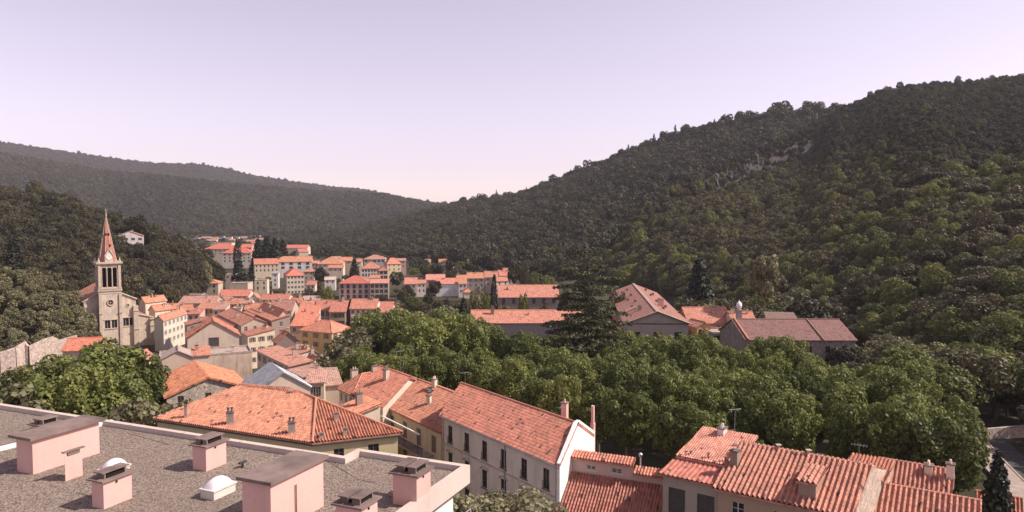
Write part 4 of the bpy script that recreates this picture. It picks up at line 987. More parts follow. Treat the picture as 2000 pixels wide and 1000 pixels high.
def lower_right():
    # lean-to roof below the blank gable, with its garden wall behind
    z0 = 4.6; E0, E1 = at(1083, 1004, z0), at(1300, 1040, z0); T0, T1 = at(1117, 922, 7.2), at(1292, 948, 7.2)
    root = empty('lean_to_house', (E0.x, E0.y, -.6), 'low lean-to roof of ribbed red tiles under the bright blank gable', 'house', 'tiled houses in the lower right corner')
    rel = lambda p, dz=0.0: Vector((p.x - E0.x, p.y - E0.y, p.z + .6 + dz))
    rf = MB(); slope(rf, [rel(E0), rel(E1), rel(T1), rel(T0)], (.30, .42, .14)); ro = rf.build('roof', M['tile'], root, color=(.40, .17, .125))
    mb = MB(); q = [rel(E0, -.2), rel(E1, -.2), rel(T1, -.2), rel(T0, -.2)]; g = [Vector((p.x, p.y, 0)) for p in q]
    for i in range(4): j = (i + 1) % 4; mb.poly([g[i], g[j], q[j], q[i]])
    mb.build('wall', M['render'], root, color=BEIGE)
    # upper wall with two small barred windows and a tiled coping
    d = T1 - T0; d.z = 0; ln = d.length; d.normalize(); inw = Vector((-d.y, d.x, 0)); H = 7.2 + 1.55 + .6
    ops = [(1.5, 2.4, H - 1.05, H - .62), (4.0, 5.0, H - 1.05, H - .55)]
    mb = MB(); o = rel(T0); o = Vector((o.x, o.y, 0)); facade(mb, o, d, ln * .70, 0, H, ops); facade(mb, o + d * ln * .70, d, ln * .32, 0, H - .75, [])
    mb.build('upper_wall', M['paint'], root, color=(.60, .42, .36))
    for q in ops: place_window(root, o, d, q[0], q[2], q[1] - q[0], q[3] - q[2], 'plain')
    rf = MB(); U = Vector((0, 0, 1))
    for s, t, hh in ((-.1, .70, H), (.70, 1.03, H - .75)):
        a, b = o + d * ln * s - inw * .3 + U * hh, o + d * ln * t - inw * .3 + U * hh
        slope(rf, [a, b, b + inw * 1.1 + U * .42, a + inw * 1.1 + U * .42], (.30, .42, .09))
    rf.build('coping', M['tile'], root, color=(.52, .22, .15))
    # house with a smooth upper roof and a ribbed lower skirt
    h = house('house with faded pink upper roof and ribbed red skirt above dark doors', (1408, 948), 10.0, a=52, a2=145, pl=1300, W=1.5, roof='s1', rise=.4, wall=(.40, .33, .27), rc=(.46, .17, .125),
              f2=(2, 2), ws=(1.5, 2.2), wtop=1.1, step=3.2, style='fardark', chim=0, tile=(.42, 3.0, .06), group='tiled houses in the lower right corner', zg=0, tmat='tile_flat', over=.3)
    PT, H, W, L, root, e1, e2 = h['PT'], h['H'], h['W'], h['L'], h['root'], h['e1'], h['e2']
    rf = MB(); slope(rf, [PT(W - .1, L + .2, H + .7), PT(W - .1, .1, H + .7), PT(W + 6.0, .1, H + 1.95), PT(W + 6.0, L + .2, H + 1.95)], (.22, .34, .05))
    up = rf.build('upper_roof', M['tile_flat'], root, color=(.58, .27, .20))
    mb = MB(); mb.prism([tuple(PT(x, y, 0))[:2] for x, y in ((W, .2), (W + 5.8, .2), (W + 5.8, L), (W, L))], 0, H + .55); mb.build('upper_wall', M['paint'], root, color=BEIGE)
    for y, hh in ((.82, .35), (.5, .5), (.2, .45)):
        mb = MB(); q = PT(W + .55, L * y, H + .8); mb.tube(q, q + Vector((0, 0, hh)), .09, n=8); mb.box(q + Vector((0, 0, hh + .03)), (.28, .28, .05)); mb.build('roof_vent', M['shutter'], up)
    chimney(up, PT(W + 5.2, L * .62, H + 1.8), .9, .6, .55, 2, WHITE, h['a'])
    antenna(up, PT(W + 5.6, L * .42, H + 1.9), 2.4, .3)
    # big canal tile roof with dormer
    h = house('ochre house under a big canal tile roof with a walled dormer', (1657, 1005), 10.0, a=52, a2=145, pl=1410, W=11.4, roof='r2', rise=2.15, wall=(.42, .29, .20), rc=(.48, .225, .16),
              f2=(3, 2), ws=(1.05, 1.7), wtop=.95, step=3.1, style='plain', chim=0, tile=(.40, .46, .19), group='tiled houses in the lower right corner', zg=0)
    PT, H, W, L, root, ro, e1, e2 = h['PT'], h['H'], h['W'], h['L'], h['root'], h['roof'], h['e1'], h['e2']
    mb = MB(); y0, y1 = L * .255, L * .385; zf = lambda x: H + 2.15 * x / (W / 2)
    f = [PT(.75, y1, zf(.75) - .2), PT(.75, y0, zf(.75) - .2), PT(.75, y0, zf(.75) + 1.35), PT(.75, y1, zf(.75) + 1.35)]
    b = [PT(3.4, y1, zf(3.4) - .3), PT(3.4, y0, zf(3.4) - .3), PT(3.4, y0, zf(3.4) + .6), PT(3.4, y1, zf(3.4) + .6)]
    mb.poly(f); mb.poly([f[1], b[1], b[2], f[2]]); mb.poly([b[0], f[0], f[3], b[3]]); mb.poly(b[::-1]); mb.build('dormer', M['render'], ro, color=(.36, .24, .19))
    rf = MB(); slope(rf, [PT(.5, y1 + .15, zf(.75) + 1.3), PT(.5, y0 - .15, zf(.75) + 1.3), PT(3.8, y0 - .15, zf(3.4) + .75), PT(3.8, y1 + .15, zf(3.4) + .75)], (.40, .46, .12)); rf.build('dormer_roof', M['tile'], ro, color=(.48, .225, .16))
    mb = MB(); nrm = Vector((e1.y, -e1.x, 0)); pts = [PT(-.1, -.42, 0), PT(W + .4, -.42, 0), PT(W + .4, -.42, H + .1), PT(W / 2, -.42, H + 2.1), PT(-.1, -.42, H - .25)]
    bk = [p - nrm * .3 for p in pts]; mb.poly(pts)
    for i in range(5): mb.poly([pts[i], bk[i], bk[(i + 1) % 5], pts[(i + 1) % 5]])
    mb.build('gable_wall', M['stone'], root, color=(.56, .43, .34))
    chimney(ro, PT(W * .06 + 2.2, L * .97, zf(2.6)), .7, .6, 1.3, 0, BROWN, h['a'])
    for k in (.45, .7): mb = MB(); q = PT(W / 2, L * k, H + 2.2); mb.tube(q, q + Vector((0, 0, .35)), .12, n=8); mb.box(q + Vector((0, 0, .38)), (.42, .42, .06)); mb.build('ridge_vent', M['trim'], ro)
    antenna(ro, PT(W / 2, L * .02 + .4, H + 2.2), 1.6, 2.6)
    # taller red roofed wing behind the stone gable
    house('red roofed stone wing rising behind the canal tile roof', (1724, 940), 9.9, a=52, a2=145, pl=1652, W=4.6, roof='s1', rise=.5, wall=(.50, .39, .31), rc=RED, chim=0, tile=TILE, group='tiled houses in the lower right corner', zg=0, mat='stone', over=.15)
    # row beyond
    h = house('low tiled house with white end wall and pale square chimneys', (1848, 998), 8.0, a=57, a2=147, pl=1726, W=9.6, roof='r2', rise=2.0, wall=(.74, .66, .58), rc=(.44, .20, .145), chim=0, tile=(.36, .46, .16), group='tiled houses in the lower right corner', zg=0)
    PT, H, W, L, ro = h['PT'], h['H'], h['W'], h['L'], h['roof']
    chimney(ro, PT(W * .42, L * .30, H + 1.6), .8, .6, .75, 2, CREAM, h['a']); chimney(ro, PT(W * .4, -.1, H + 1.3), .6, .6, 1.5, 1, (.70, .60, .50), h['a'])
    mb = MB(); q = PT(W * .16, L * .78, H + .66); mb.box(q + Vector((0, 0, .09)), (.9, .7, .12), h['e1'], h['e2']); mb.build('roof_window', M['glass'], ro)
    house('nearest tiled roof cut off by the bottom edge at right', (1905, 1060), 7.6, a=57, a2=147, pl=1672, W=8.0, roof='r2', rise=1.9, wall=(.60, .48, .38), rc=(.46, .215, .155), chim=0, tile=(.40, .46, .19), group='tiled houses in the lower right corner', zg=0)
    house('tip of a small red tiled roof by the road at bottom right', (1990, 1022), 4.5, a=57, a2=147, pl=1932, W=6.0, roof='r2', rise=1.3, wall=BEIGE, rc=RED, chim=0, tile=TILE, group='tiled houses in the lower right corner', zg=0)
    # street lamp among the planes
    p = atY(1250, 990, 76); g = 0.0
    r = empty('street_lamp', (p.x, p.y, g), 'thin street lamp post standing against the dark plane trees', 'street lamp')
    top = CZ + ray(1250, 886).z * 76
    mb = MB(); mb.tube((0, 0, 0), (0, 0, top - .3), .10, .07, 8); mb.build('post', M['trim'], r)
    mb = MB(); mb.tube((0, 0, top - .3), (0, 0, top - .05), .16, .22, 10); mb.tube((0, 0, top - .05), (0, 0, top + .1), .24, .08, 10); mb.build('lamp_head', M['metal'], r)
lower_right()

# ------------------------------------------------------------------ church
def church():
    Y0 = 250.0; x0 = (212 - 1000) / FPX * Y0; g = G(Y0); z = lambda py: CZ + ray(212, py).z * Y0 - g
    root = empty('church', (x0, Y0, g), 'stone church with a tall brick red spire, clock and louvred belfry', 'church'); root.rotation_euler = (0, 0, R(39)); root.scale = (.92, .92, 1)
    W = 7.6; hw = W / 2; cs = (.60, .49, .39); tr = M['trim']
    zb0, zb1, zc = z(566), z(517), z(513)
    def arch(mb, x, y, zz, w, h, mi=0, dep=.1):   # pointed-round opening standing on the face y
        pts = [(x - w / 2, y, zz), (x + w / 2, y, zz), (x + w / 2, y, zz + h - w / 2)] + [(x + w / 2 * math.cos(t), y, zz + h - w / 2 + w / 2 * math.sin(t)) for t in np.linspace(.3, 2.84, 7)] + [(x - w / 2, y, zz + h - w / 2)]
        bk = [(p[0], p[1] + dep, p[2]) for p in pts]; mb.poly(bk, mi)
    # tower shaft with openings cut through the front
    mb = MB()
    low = [(hw - 2.05, hw - .25, z(641), z(625)), (hw + .25, hw + 2.05, z(641), z(625))]
    bel = [(hw - 2.45 + i * 1.75, hw - 2.45 + i * 1.75 + 1.35, zb0 + .9, zb1 - 1.0) for i in range(3)]
    for (o, d) in (((-hw, 0, 0), (1, 0)), ((hw, 0, 0), (0, 1)), ((hw, W, 0), (-1, 0)), ((-hw, W, 0), (0, -1))):
        facade(mb, o, d, W, -2, zb0, low if d == (1, 0) else [], depth=.5)
    n = .25
    for (o, d) in (((-hw + n, n, 0), (1, 0)), ((hw - n, n, 0), (0, 1)), ((hw - n, W - n, 0), (-1, 0)), ((-hw + n, W - n, 0), (0, -1))):
        facade(mb, o, d, W - 2 * n, zb0, zb1, [(q[0] - n, q[1] - n, q[2], q[3]) for q in bel], depth=.8)
    mb.prism([(-hw, 0), (hw, 0), (hw, W), (-hw, W)], zb0 - .02, zb0 + .02)
    tw = mb.build('tower', M['render_worn'], root, color=cs)
    mb = MB()
    for (c, s) in (((0, W / 2, zb0 - .2), (W + .7, W + .7, .5)), ((0, W / 2, zb0 + .5), (W + .3, W + .3, .5)), ((0, W / 2, zb1 + .15), (W + .3, W + .3, .3)), ((0, W / 2, zb1 + .62), (W + 1.2, W + 1.2, .6)), ((0, W / 2, zb0 - 1.2), (W + .25, W + .25, .35))): mb.box(c, s)
    for x in (-hw + .45, hw - .45):      # corner pilasters with offsets
        mb.box((x, -.2, zb0 / 2 - .8), (1.0, .5, zb0 - 1.6), mi=0); mb.box((x, -.3, z(611)), (1.3, .8, .35)); mb.box((x, -.1 + n, (zb0 + zb1) / 2 + .4), (.9, .5, zb1 - zb0 - 1.0))
    for i in range(4): x = -2.45 + i * 1.75 - .2; mb.tube((x, n - .05, zb0 + .9), (x, n - .05, zb1 - 1.4), .13, n=8)
    mb.build('cornice', tr, tw)
    mb = MB()
    for q in bel:
        for k in range(int((q[3] - q[2]) / .45)): mb.box((-hw + (q[0] + q[1]) / 2, n + .62, q[2] + .2 + k * .45), (q[1] - q[0] - .02, .3, .06))
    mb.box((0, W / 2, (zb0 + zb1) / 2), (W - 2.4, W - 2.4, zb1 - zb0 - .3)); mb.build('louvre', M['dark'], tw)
    def oculus(x, zz, r, y, parent):
        mb = MB(); k = 20
        ring = [(x + math.cos(t) * r, zz + math.sin(t) * r) for t in np.linspace(0, 2 * math.pi, k, endpoint=False)]
        mb.poly([(p[0], y - .06, p[1]) for p in ring], 1)
        for i in range(k): a, b = ring[i], ring[(i + 1) % k]; mb.tube((a[0], y - .1, a[1]), (b[0], y - .1, b[1]), r * .22, n=6, mi=0, cap=False)
        for t in (0, math.pi / 2): mb.box((x, y - .09, zz), (abs(math.cos(t)) * 1.7 * r + .1, .05, abs(math.sin(t)) * 1.7 * r + .1), mi=0)
        mb.build('rose_window', [tr, M['glass']], parent)
    oculus(0, z(591), 1.05, 0, tw)
    def twin(x, y, parent):
        mb = MB()
        for s in (-1, 1):
            mb.box((x + s * 1.15, y + .42, (z(641) + z(625)) / 2), (1.76, .06, z(625) - z(641) - .04), mi=1)
            mb.box((x + s * 1.15, y + .37, (z(641) + z(625)) / 2), (.09, .05, z(625) - z(641) - .1), mi=0)
        mb.box((x, y - .06, z(624.2)), (4.9, .25, .28)); mb.box((x, y - .06, z(642)), (4.6, .3, .25)); mb.build('twin_window', [tr, M['glass']], parent)
    twin(0, 0, tw)
    # spire: octagonal, brick red, pale ribs, with gabled clock dormers at its foot
    mb = MB(); s0 = zb1 + .92; tip = z(419); r0 = 3.15; k = 8; pts = [(math.cos(math.pi / 8 + i * math.pi / 4) * r0, W / 2 + math.sin(math.pi / 8 + i * math.pi / 4) * r0, s0) for i in range(k)]
    bands = 22
    for i in range(k):
        a, b = Vector(pts[i]), Vector(pts[(i + 1) % k]); t_ = Vector((0, W / 2, tip))
        for j in range(bands):
            f, f2 = j / bands, (j + 1) / bands; mb.poly([a.lerp(t_, f), b.lerp(t_, f), b.lerp(t_, f2), a.lerp(t_, f2)] if j < bands - 1 else [a.lerp(t_, f), b.lerp(t_, f), t_], 0,
                [(0, j), (1.4 * (1 - f), j), (1.4 * (1 - f2), j + 1), (0, j + 1)] if j < bands - 1 else [(0, j), (.1, j), (0, j + 1)])
    sp = mb.build('spire', M['tile_flat'], root, color=(.36, .15, .105))
    mb = MB()
    for p in pts: mb.tube(p, (0, W / 2, tip), .16, .05, 5)
    mb.tube((0, W / 2, tip - .6), (0, W / 2, tip + .9), .28, .14, 8); mb.tube((0, W / 2, tip + .8), (0, W / 2, z(407)), .09, .06, 6); mb.box((0, W / 2, z(410)), (1.1, .1, .1)); mb.build('cross', tr, sp)
    mb = MB()
    for sx in (-1, 1):
        for sy in (0, 1): mb.tube((sx * 3.5, W / 2 + (sy * 2 - 1) * 3.5, s0), (sx * 3.5, W / 2 + (sy * 2 - 1) * 3.5, s0 + 1.6), .5, .05, 6, smooth=False)
    mb.build('pinnacle', tr, sp)
    mb = MB(); yf = W / 2 - 3.35; mb.add([(-1.35, yf, s0), (1.35, yf, s0), (1.35, yf, s0 + 2.2), (0, yf, s0 + 4.4), (-1.35, yf, s0 + 2.2), (-1.35, yf + 2.2, s0), (1.35, yf + 2.2, s0), (1.35, yf + 2.2, s0 + 2.2), (0, yf + 2.6, s0 + 4.4), (-1.35, yf + 2.2, s0 + 2.2)],
        [(0, 1, 2, 3, 4), (1, 6, 7, 2), (5, 0, 4, 9), (2, 7, 8, 3), (9, 4, 3, 8)]); mb.tube((-1.5, yf - .1, s0 + 2.1), (0, yf - .1, s0 + 4.55), .16, n=5); mb.tube((1.5, yf - .1, s0 + 2.1), (0, yf - .1, s0 + 4.55), .16, n=5); ga = mb.build('clock_gable', tr, sp)
    mb = MB(); kk = 24; mb.tube((0, yf - .02, s0 + 1.75), (0, yf - .16, s0 + 1.75), 1.0, n=kk, smooth=False); mb.build('clock_face', M['white'], ga) if False else None
    cf = MB(); cf.tube((0, yf - .02, s0 + 1.75), (0, yf - .16, s0 + 1.75), 1.0, n=24, smooth=False)
    cf.box((0, yf - .19, s0 + 2.1), (.1, .03, .75), mi=1); cf.box((.26, yf - .19, s0 + 1.75), (.55, .03, .1), mi=1)
    for i in range(12): t = i * math.pi / 6; cf.box((math.sin(t) * .82, yf - .18, s0 + 1.75 + math.cos(t) * .82), (.09, .03, .09), mi=1)
    o = cf.build('clock_face', [M['white'], M['metal_dark']], sp)
    mb = MB()
    for (hh, a_) in ((9.5, -1.96), (9.5, -1.18), (5.6, -1.18)):
        f = (hh) / (tip - s0); r = r0 * .94 * (1 - f); mb.box((math.cos(a_) * r, W / 2 + math.sin(a_) * r, s0 + hh), (.5, .6, .9))
    mb.build('spire_vent', M['dark'], sp)
    # nave
    yn = 3.0; xl, xr = -8.3, 9.2; ez = z(588); rz = ez + 4.4; Ln = 30.0; mb = MB(); xm = (xl + xr) / 2
    facade(mb, (xl, yn, 0), (1, 0), -hw - xl, -2, ez, []); ops = [(3.0 - 1.1 - 1.0, 3.0 - .12, z(641), z(625)), (3.0 + .12, 3.0 + 2.1, z(641), z(625))]
    facade(mb, (hw, yn, 0), (1, 0), xr - hw, -2, ez, ops, depth=.5); facade(mb, (xr, yn, 0), (0, 1), Ln, -2, ez, [(4 + i * 5, 5.4 + i * 5, ez - 4, ez - 1.2) for i in range(5)]); facade(mb, (xl, yn + Ln, 0), (0, -1), Ln, -2, ez, [])
    facade(mb, (xr, yn + Ln, 0), (-1, 0), xr - xl, -2, ez, []); mb.poly([(xl, yn, ez), (xr, yn, ez), (xm, yn, rz - .2)]); mb.poly([(xr, yn + Ln, ez), (xl, yn + Ln, ez), (xm, yn + Ln, rz - .2)])
    nv = mb.build('nave', M['render_worn'], root, color=cs); twin(hw + 2.97, yn, nv); oculus(hw + 2.6, z(600), .55, yn, nv)
    mb = MB()
    for x in (xr - .2,): mb.box((x, yn - .35, z(620) / 2), (1.7, 1.7, z(583))); mb.box((x, yn - .45, z(611)), (2.0, 2.0, .35)); mb.box((x, yn - .45, z(648)), (2.0, 2.0, .35))
    mb.tube((-hw - .2, yn - .25, ez + 2.5), (xl - .4, yn - .25, ez - .1), .28, n=5); mb.tube((hw + .2, yn - .25, ez + 2.4), (xr + .4, yn - .25, ez - .1), .28, n=5)
    mb.build('buttress', tr, nv)
    rf = MB(); q = .5; k = 4.4 / ((xr - xl) / 2)
    slope(rf, [(xl - q, yn + Ln, ez - q * k), (xl - q, yn - .1, ez - q * k), (xm, yn - .1, rz), (xm, yn + Ln, rz)]); slope(rf, [(xr + q, yn - .1, ez - q * k), (xr + q, yn + Ln, ez - q * k), (xm, yn + Ln, rz), (xm, yn - .1, rz)])
    ridge_cap(rf, (xm, yn - .1, rz), (xm, yn + Ln, rz), .18); ro = rf.build('roof', M['tile_far'], nv, color=SALMON)
    # aisle on the right, with its own buttress
    ax = 15.3; az = z(629); mb = MB(); facade(mb, (xr, yn + 1.5, 0), (1, 0), ax - xr, -2, az, []); facade(mb, (ax, yn + 1.5, 0), (0, 1), 24, -2, az, [(3 + i * 5, 4.3 + i * 5, az - 5, az - 1.5) for i in range(4)]); mb.poly([(xr, yn + 1.5, az), (ax, yn + 1.5, az), (xr, yn + 1.5, az + 1.7)])
    ai = mb.build('aisle', M['render_worn'], root, color=cs)
    rf = MB(); slope(rf, [(ax + .5, yn + 1.2, az - .15), (ax + .5, yn + 26, az - .15), (xr, yn + 26, az + 1.8), (xr, yn + 1.2, az + 1.8)]); rf.build('aisle_roof', M['tile_far'], ai, color=RUST)
    mb = MB(); mb.box((ax - .4, yn + 1.0, z(640) / 2), (1.3, 1.4, z(632))); mb.box((ax - .4, yn + .9, z(644)), (1.6, 1.7, .4)); mb.box((ax - .4, yn + .9, z(631)), (1.6, 1.7, .4)); mb.tube((xr + .8, yn + 1.3, az + 1.6), (ax + .4, yn + 1.3, az + .05), .26, n=5); mb.build('buttress', tr, ai)
church()

# ------------------------------------------------------------------ the old town, house by house
T = house
def old_town():
    g1 = 'houses of the old town'; g2 = 'houses and apartment blocks beyond the old town'; g3 = 'far houses at the end of the valley'; g4 = 'houses by the church and on the left bank'
    # row by the church
    T('tall house with a yellow side wall and bright white shuttered front', (319, 626), -3, a=92, a2=150, pl=297, pr=362, roof='r1', rise=1.6, wall=(.70, .61, .48), rc=SALMON, f1=(6, 3), f2=(0, 0), style='shutgrey', chim=2)
    T('narrow salmon roofed house squeezed between the church aisle and the yellow wall', (303, 606), -3, a=60, pl=287, pr=330, roof='r1', rise=1.8, wall=CREAM, rc=SALMON, chim=2)
    T('cream gabled house with a pale chimney directly right of the church roof', (284, 590), -1, a=60, pl=268, W=9, roof='r1', rise=1.8, wall=CREAM, rc=ORANGE, chim=2)
    T('wide dusty pink roof at the back of the old town near the dark trees', (349, 592), -3, a=6, pr=416, L=13, roof='r1', rise=2.2, wall=BEIGE, rc=DUSTY, f1=(4, 1), chim=1)
    T('ochre walled house with small dark windows left of the slanting roofs', (384, 602), -4, a=4, pr=415, L=8, roof='s2', rise=1.8, wall=OCHRE, rc=SALMON, f1=(3, 2), chim=1)
    T('small salmon roof in front of the wide dusty pink one', (346, 606), -4, a=15, pr=369, L=9, roof='r1', rise=1.6, wall=BEIGE, rc=SALMON, f1=(2, 2), chim=1)
    T('little roof behind the white shuttered house with two chimney pots', (326, 603), -3.5, a=20, pr=346, L=8, roof='r1', rise=1.5, wall=CREAM, rc=ORANGE, chim=2)
    T('pinkish house with a tall dark window beside the white shuttered front', (366, 613), -5, a=8, pr=386, L=8, roof='s2', rise=1.2, wall=PINK, rc=RED, f1=(2, 3), chim=1)
    T('brown walled house under a thin red lean-to left of the ribbed roof', (365, 634), -4, a=30, pr=405, L=7, roof='s1', rise=1.6, wall=GREY, rc=RED, f1=(2, 1), chim=1)
    T('large beige gabled house with ribbed red roof and a black open loft', (366, 660), 0, a=25, pr=463, L=10, roof='r2', rise=4.2, wall=(.60, .47, .37), rc=RED, f1=(1, 1), ws=(2.6, 2.4), style='fardark', wtop=.35, chim=1, tile=(.62, 3.0, .1))
    T('beige rendered block with stained blank wall and pale coping in front of the loft house', (311, 702), 0.5, a=25, pr=488, L=9, roof='flat', wall=(.60, .45, .35), chim=1, mat='render_worn')
    T('low white roofed annexe set on the left end of the stained blank wall', (316, 700), .9, a=25, pr=372, L=7, roof='r2', rise=1.6, wall=(.60, .45, .35), rc=(.50, .40, .34), chim=0, tmat='concrete')
    T('rendered stair head standing above the stained blank wall', (378, 694), 3.2, a=25, pr=404, L=5, roof='s2', rise=1.0, wall=(.62, .48, .37), rc=SALMON, chim=1)
    T('orange ribbed roof over a rubble stone gable with a small square window', (325, 774), 7, a=31, pl=300, pr=478, roof='r2', rise=2.1, wall=(.46, .38, .31), rc=(.54, .215, .12), f1=(3, 1), ws=(.8, .9), wtop=.2, style='dark', chim=0, tile=(.42, 3.0, .08), mat='stone', group='houses beside the flat roof', cap=False, zg=0)
    T('grey corrugated metal roof house rising behind the wide hip roof', (500, 766), 9, a=31, pr=600, L=7.5, roof='r2', rise=2.3, wall=(.56, .46, .37), rc=GREY, chim=0, tile=(.30, 5.0, .04), tmat='metal', group='houses beside the flat roof', cap=False, zg=0, over=.25)
    # long slanting roofs running away to the left
    st_ = dict(a=34, a2=124)
    T('first slanting terrace house with orange roof and a white street end', (448, 641), -1.5, pl=407, W=7.5, roof='r2', rise=1.7, wall=(.46, .40, .34), rc=ORANGE, f1=(2, 3), chim=1, **st_)
    T('second slanting terrace house with long salmon roof and dark street end', (471, 634), 0, pl=424, W=8, roof='r2', rise=1.8, wall=(.50, .40, .32), rc=SALMON, f1=(3, 3), f2=(0, 0), chim=1, **st_)
    T('short orange roofed house with lit white end between the slanting roofs', (488, 620), 0, pl=467, W=6.5, roof='r2', rise=1.4, wall=WHITE, rc=ORANGE, f1=(2, 3), chim=1, **st_)
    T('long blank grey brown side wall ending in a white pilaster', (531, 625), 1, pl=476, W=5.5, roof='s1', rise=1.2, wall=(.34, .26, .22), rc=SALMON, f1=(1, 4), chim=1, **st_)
    T('slanting house with pinkish end wall below the big brown roof', (546, 616), 2, pl=504, pr=563, roof='r2', rise=1.7, wall=(.62, .46, .38), rc=SALMON, f1=(2, 3), chim=1, **st_)
    T('cream house with green striped awning deep in the narrow street', (484, 655), -2, a=40, a2=124, pl=468, W=8, roof='s1', rise=1.2, wall=CREAM, rc=RED, f1=(3, 3), style='shut', chim=1)
    T('yellowish house with small balconies below the grey brown side wall', (512, 652), -3, a=40, a2=124, pl=496, W=8, roof='s1', rise=.8, wall=(.66, .52, .33), rc=ORANGE, f1=(3, 3), style='far', chim=1)
    T('big rust brown roof in the middle of the old town', (525, 607), -2, a=6, pr=567, L=14, roof='r1', rise=3.2, wall=BEIGE, rc=RUST, f1=(3, 2), chim=1)
    T('red roof at the back of the square behind the big rust brown roof', (508, 585), -4, a=5, pr=560, L=12, roof='r1', rise=1.8, wall=CREAM, rc=RED, f1=(4, 1), chim=2)
    T('steep salmon roof sloping down towards the yellow hipped house', (568, 636), -6, a=4, pr=606, L=17, roof='s2', rise=5.0, wall=BEIGE, rc=(.56, .20, .13), f1=(3, 2), chim=1)
    T('small white gabled house with arched top among the red roofs', (487, 583), -4, a=12, pr=502, L=8, roof='r2', rise=2.0, wall=WHITE, rc=SALMON, f1=(1, 2), chim=1)
    T('plain grey house with one dark window beside the rust brown roof', (566, 592), -3, a=5, pr=584, L=9, roof='r1', rise=1.8, wall=(.44, .37, .34), rc=RED, f1=(1, 1), chim=1)
    T('salmon roof with pale round attic openings behind it', (587, 598), -3, a=5, pr=613, L=10, roof='r1', rise=1.8, wall=CREAM, rc=SALMON, f1=(3, 2), chim=1)
    T('grey roofed hall with a row of white arches', (588, 586), -5, a=5, pr=622, L=12, roof='r1', rise=1.2, wall=WHITE, rc=(.40, .30, .26), f1=(5, 1), ws=(1.4, 2.0), chim=0)
    T('narrow ochre house with two small red dormers', (605, 612), -4, a=5, pr=616, L=8, roof='r1', rise=1.6, wall=OCHRE, rc=SALMON, f1=(1, 3), chim=1)
    T('lilac grey house with tall dark shutters left of the brick coloured row', (615, 604), -4, a=3, pr=643, L=11, roof='r1', rise=3.0, wall=LILAC, rc=(.45, .18, .13), f1=(3, 3), ws=(1.2, 2.0), chim=1)
    T('brown house with a wide glazed gallery under a red roof', (644, 608), -4, a=3, pr=673, L=12, roof='r1', rise=3.4, wall=(.42, .33, .27), rc=(.45, .18, .13), f1=(3, 2), ws=(1.8, 1.8), chim=1)
    hh = T('pinkish house with two long balconies and a pale awning', (684, 602), -3, a=3, pr=733, L=11, roof='r1', rise=3.0, wall=(.52, .36, .31), rc=(.47, .195, .135), f1=(5, 3), chim=2)
    e1, PT, H, W = hh['e1'], hh['PT'], hh['H'], hh['W']; e2 = hh['e2']
    part_box(hh['root'], 'balcony', M['white'], [(PT(W * .27, -.6, H - 3.3), (W * .42, 1.2, .2), e1, e2), (PT(W * .74, -.6, H - 3.3), (W * .42, 1.2, .2), e1, e2), (PT(W * .27, -1.15, H - 2.9), (W * .42, .06, .7), e1, e2), (PT(W * .74, -1.15, H - 2.9), (W * .42, .06, .7), e1, e2)])
    mb = MB(); a, b = PT(W * .05, -.05, H - 4.4), PT(W * .45, -.05, H - 4.4); c, d = PT(W * .45, -1.9, H - 5.4), PT(W * .05, -1.9, H - 5.4); mb.poly([d, c, b, a]); q = [p - Vector((0, 0, .06)) for p in (a, b, c, d)]; mb.poly(q); mb.build('awning', M['white'], hh['root'])
    T('white party wall house with two black windows at the right end of the row', (741, 609), -4, a=3, pr=764, L=12, roof='r1', rise=3.2, wall=WHITE, rc=(.46, .185, .13), f1=(2, 2), ws=(1.7, 2.4), style='fardark', chim=0)
    T('tall slim white party wall standing between two red roofs', (733, 592), -1.5, a=60, pl=731.2, pr=741, roof='flat', wall=WHITE, chim=0, over=.1)
    T('little red roof peeping out of the tree at the end of the row', (769, 613), -7, a=3, pr=783, L=7, roof='r1', rise=1.6, wall=CREAM, rc=SALMON, chim=0)
    hh = T('square yellow house with hipped roof, shaded side and white balconies', (648, 649), -6, a=63, pl=583, pr=686, roof='hip', rise=3.0, wall=(.60, .44, .22), rc=(.54, .225, .145), f1=(3, 2), f2=(3, 2), ws=(1.1, 1.7), style='shut', chim=0)
    e1, PT, H, W, e2 = hh['e1'], hh['PT'], hh['H'], hh['W'], hh['e2']
    part_box(hh['root'], 'balcony', M['white'], [(PT(W * .62, -.7, H - 3.0), (W * .7, 1.4, .2), e1, e2), (PT(W * .62, -1.38, H - 2.5), (W * .7, .08, .95), e1, e2), (PT(W * .62, -.7, H - 6.0), (W * .7, 1.4, .2), e1, e2), (PT(W * .62, -1.38, H - 5.5), (W * .7, .08, .95), e1, e2)])
    # lower rooftops tumbling down in front of the yellow house
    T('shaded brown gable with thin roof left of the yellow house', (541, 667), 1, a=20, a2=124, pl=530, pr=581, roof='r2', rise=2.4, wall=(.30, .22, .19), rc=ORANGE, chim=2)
    T('salmon rooftop with white upstand walls and many chimneys', (562, 696), .6, a=40, a2=124, pl=538, W=6, roof='s1', rise=1.0, wall=WHITE, rc=SALMON, chim=3)
    T('rooftop with white terrace walls and a dark arched opening', (590, 697), 0, a=40, a2=124, pl=572, W=5, roof='r2', rise=1.5, wall=WHITE, rc=ORANGE, f1=(1, 1), ws=(1.4, 1.4), style='fardark', chim=1)
    T('white gabled attic house at the right end of the tumbling rooftops', (607, 714), .6, a=40, a2=124, pl=590, pr=627, roof='r2', rise=1.8, wall=WHITE, rc=SALMON, f1=(1, 1), chim=1)
    T('long beige house with shuttered wall and lean-to roof above the metal roof', (566, 714), 3.4, a=36, a2=126, pl=498, W=4.5, roof='s1', rise=.5, wall=(.52, .42, .32), rc=(.50, .24, .17), f2=(6, 3), style='shut', chim=1)
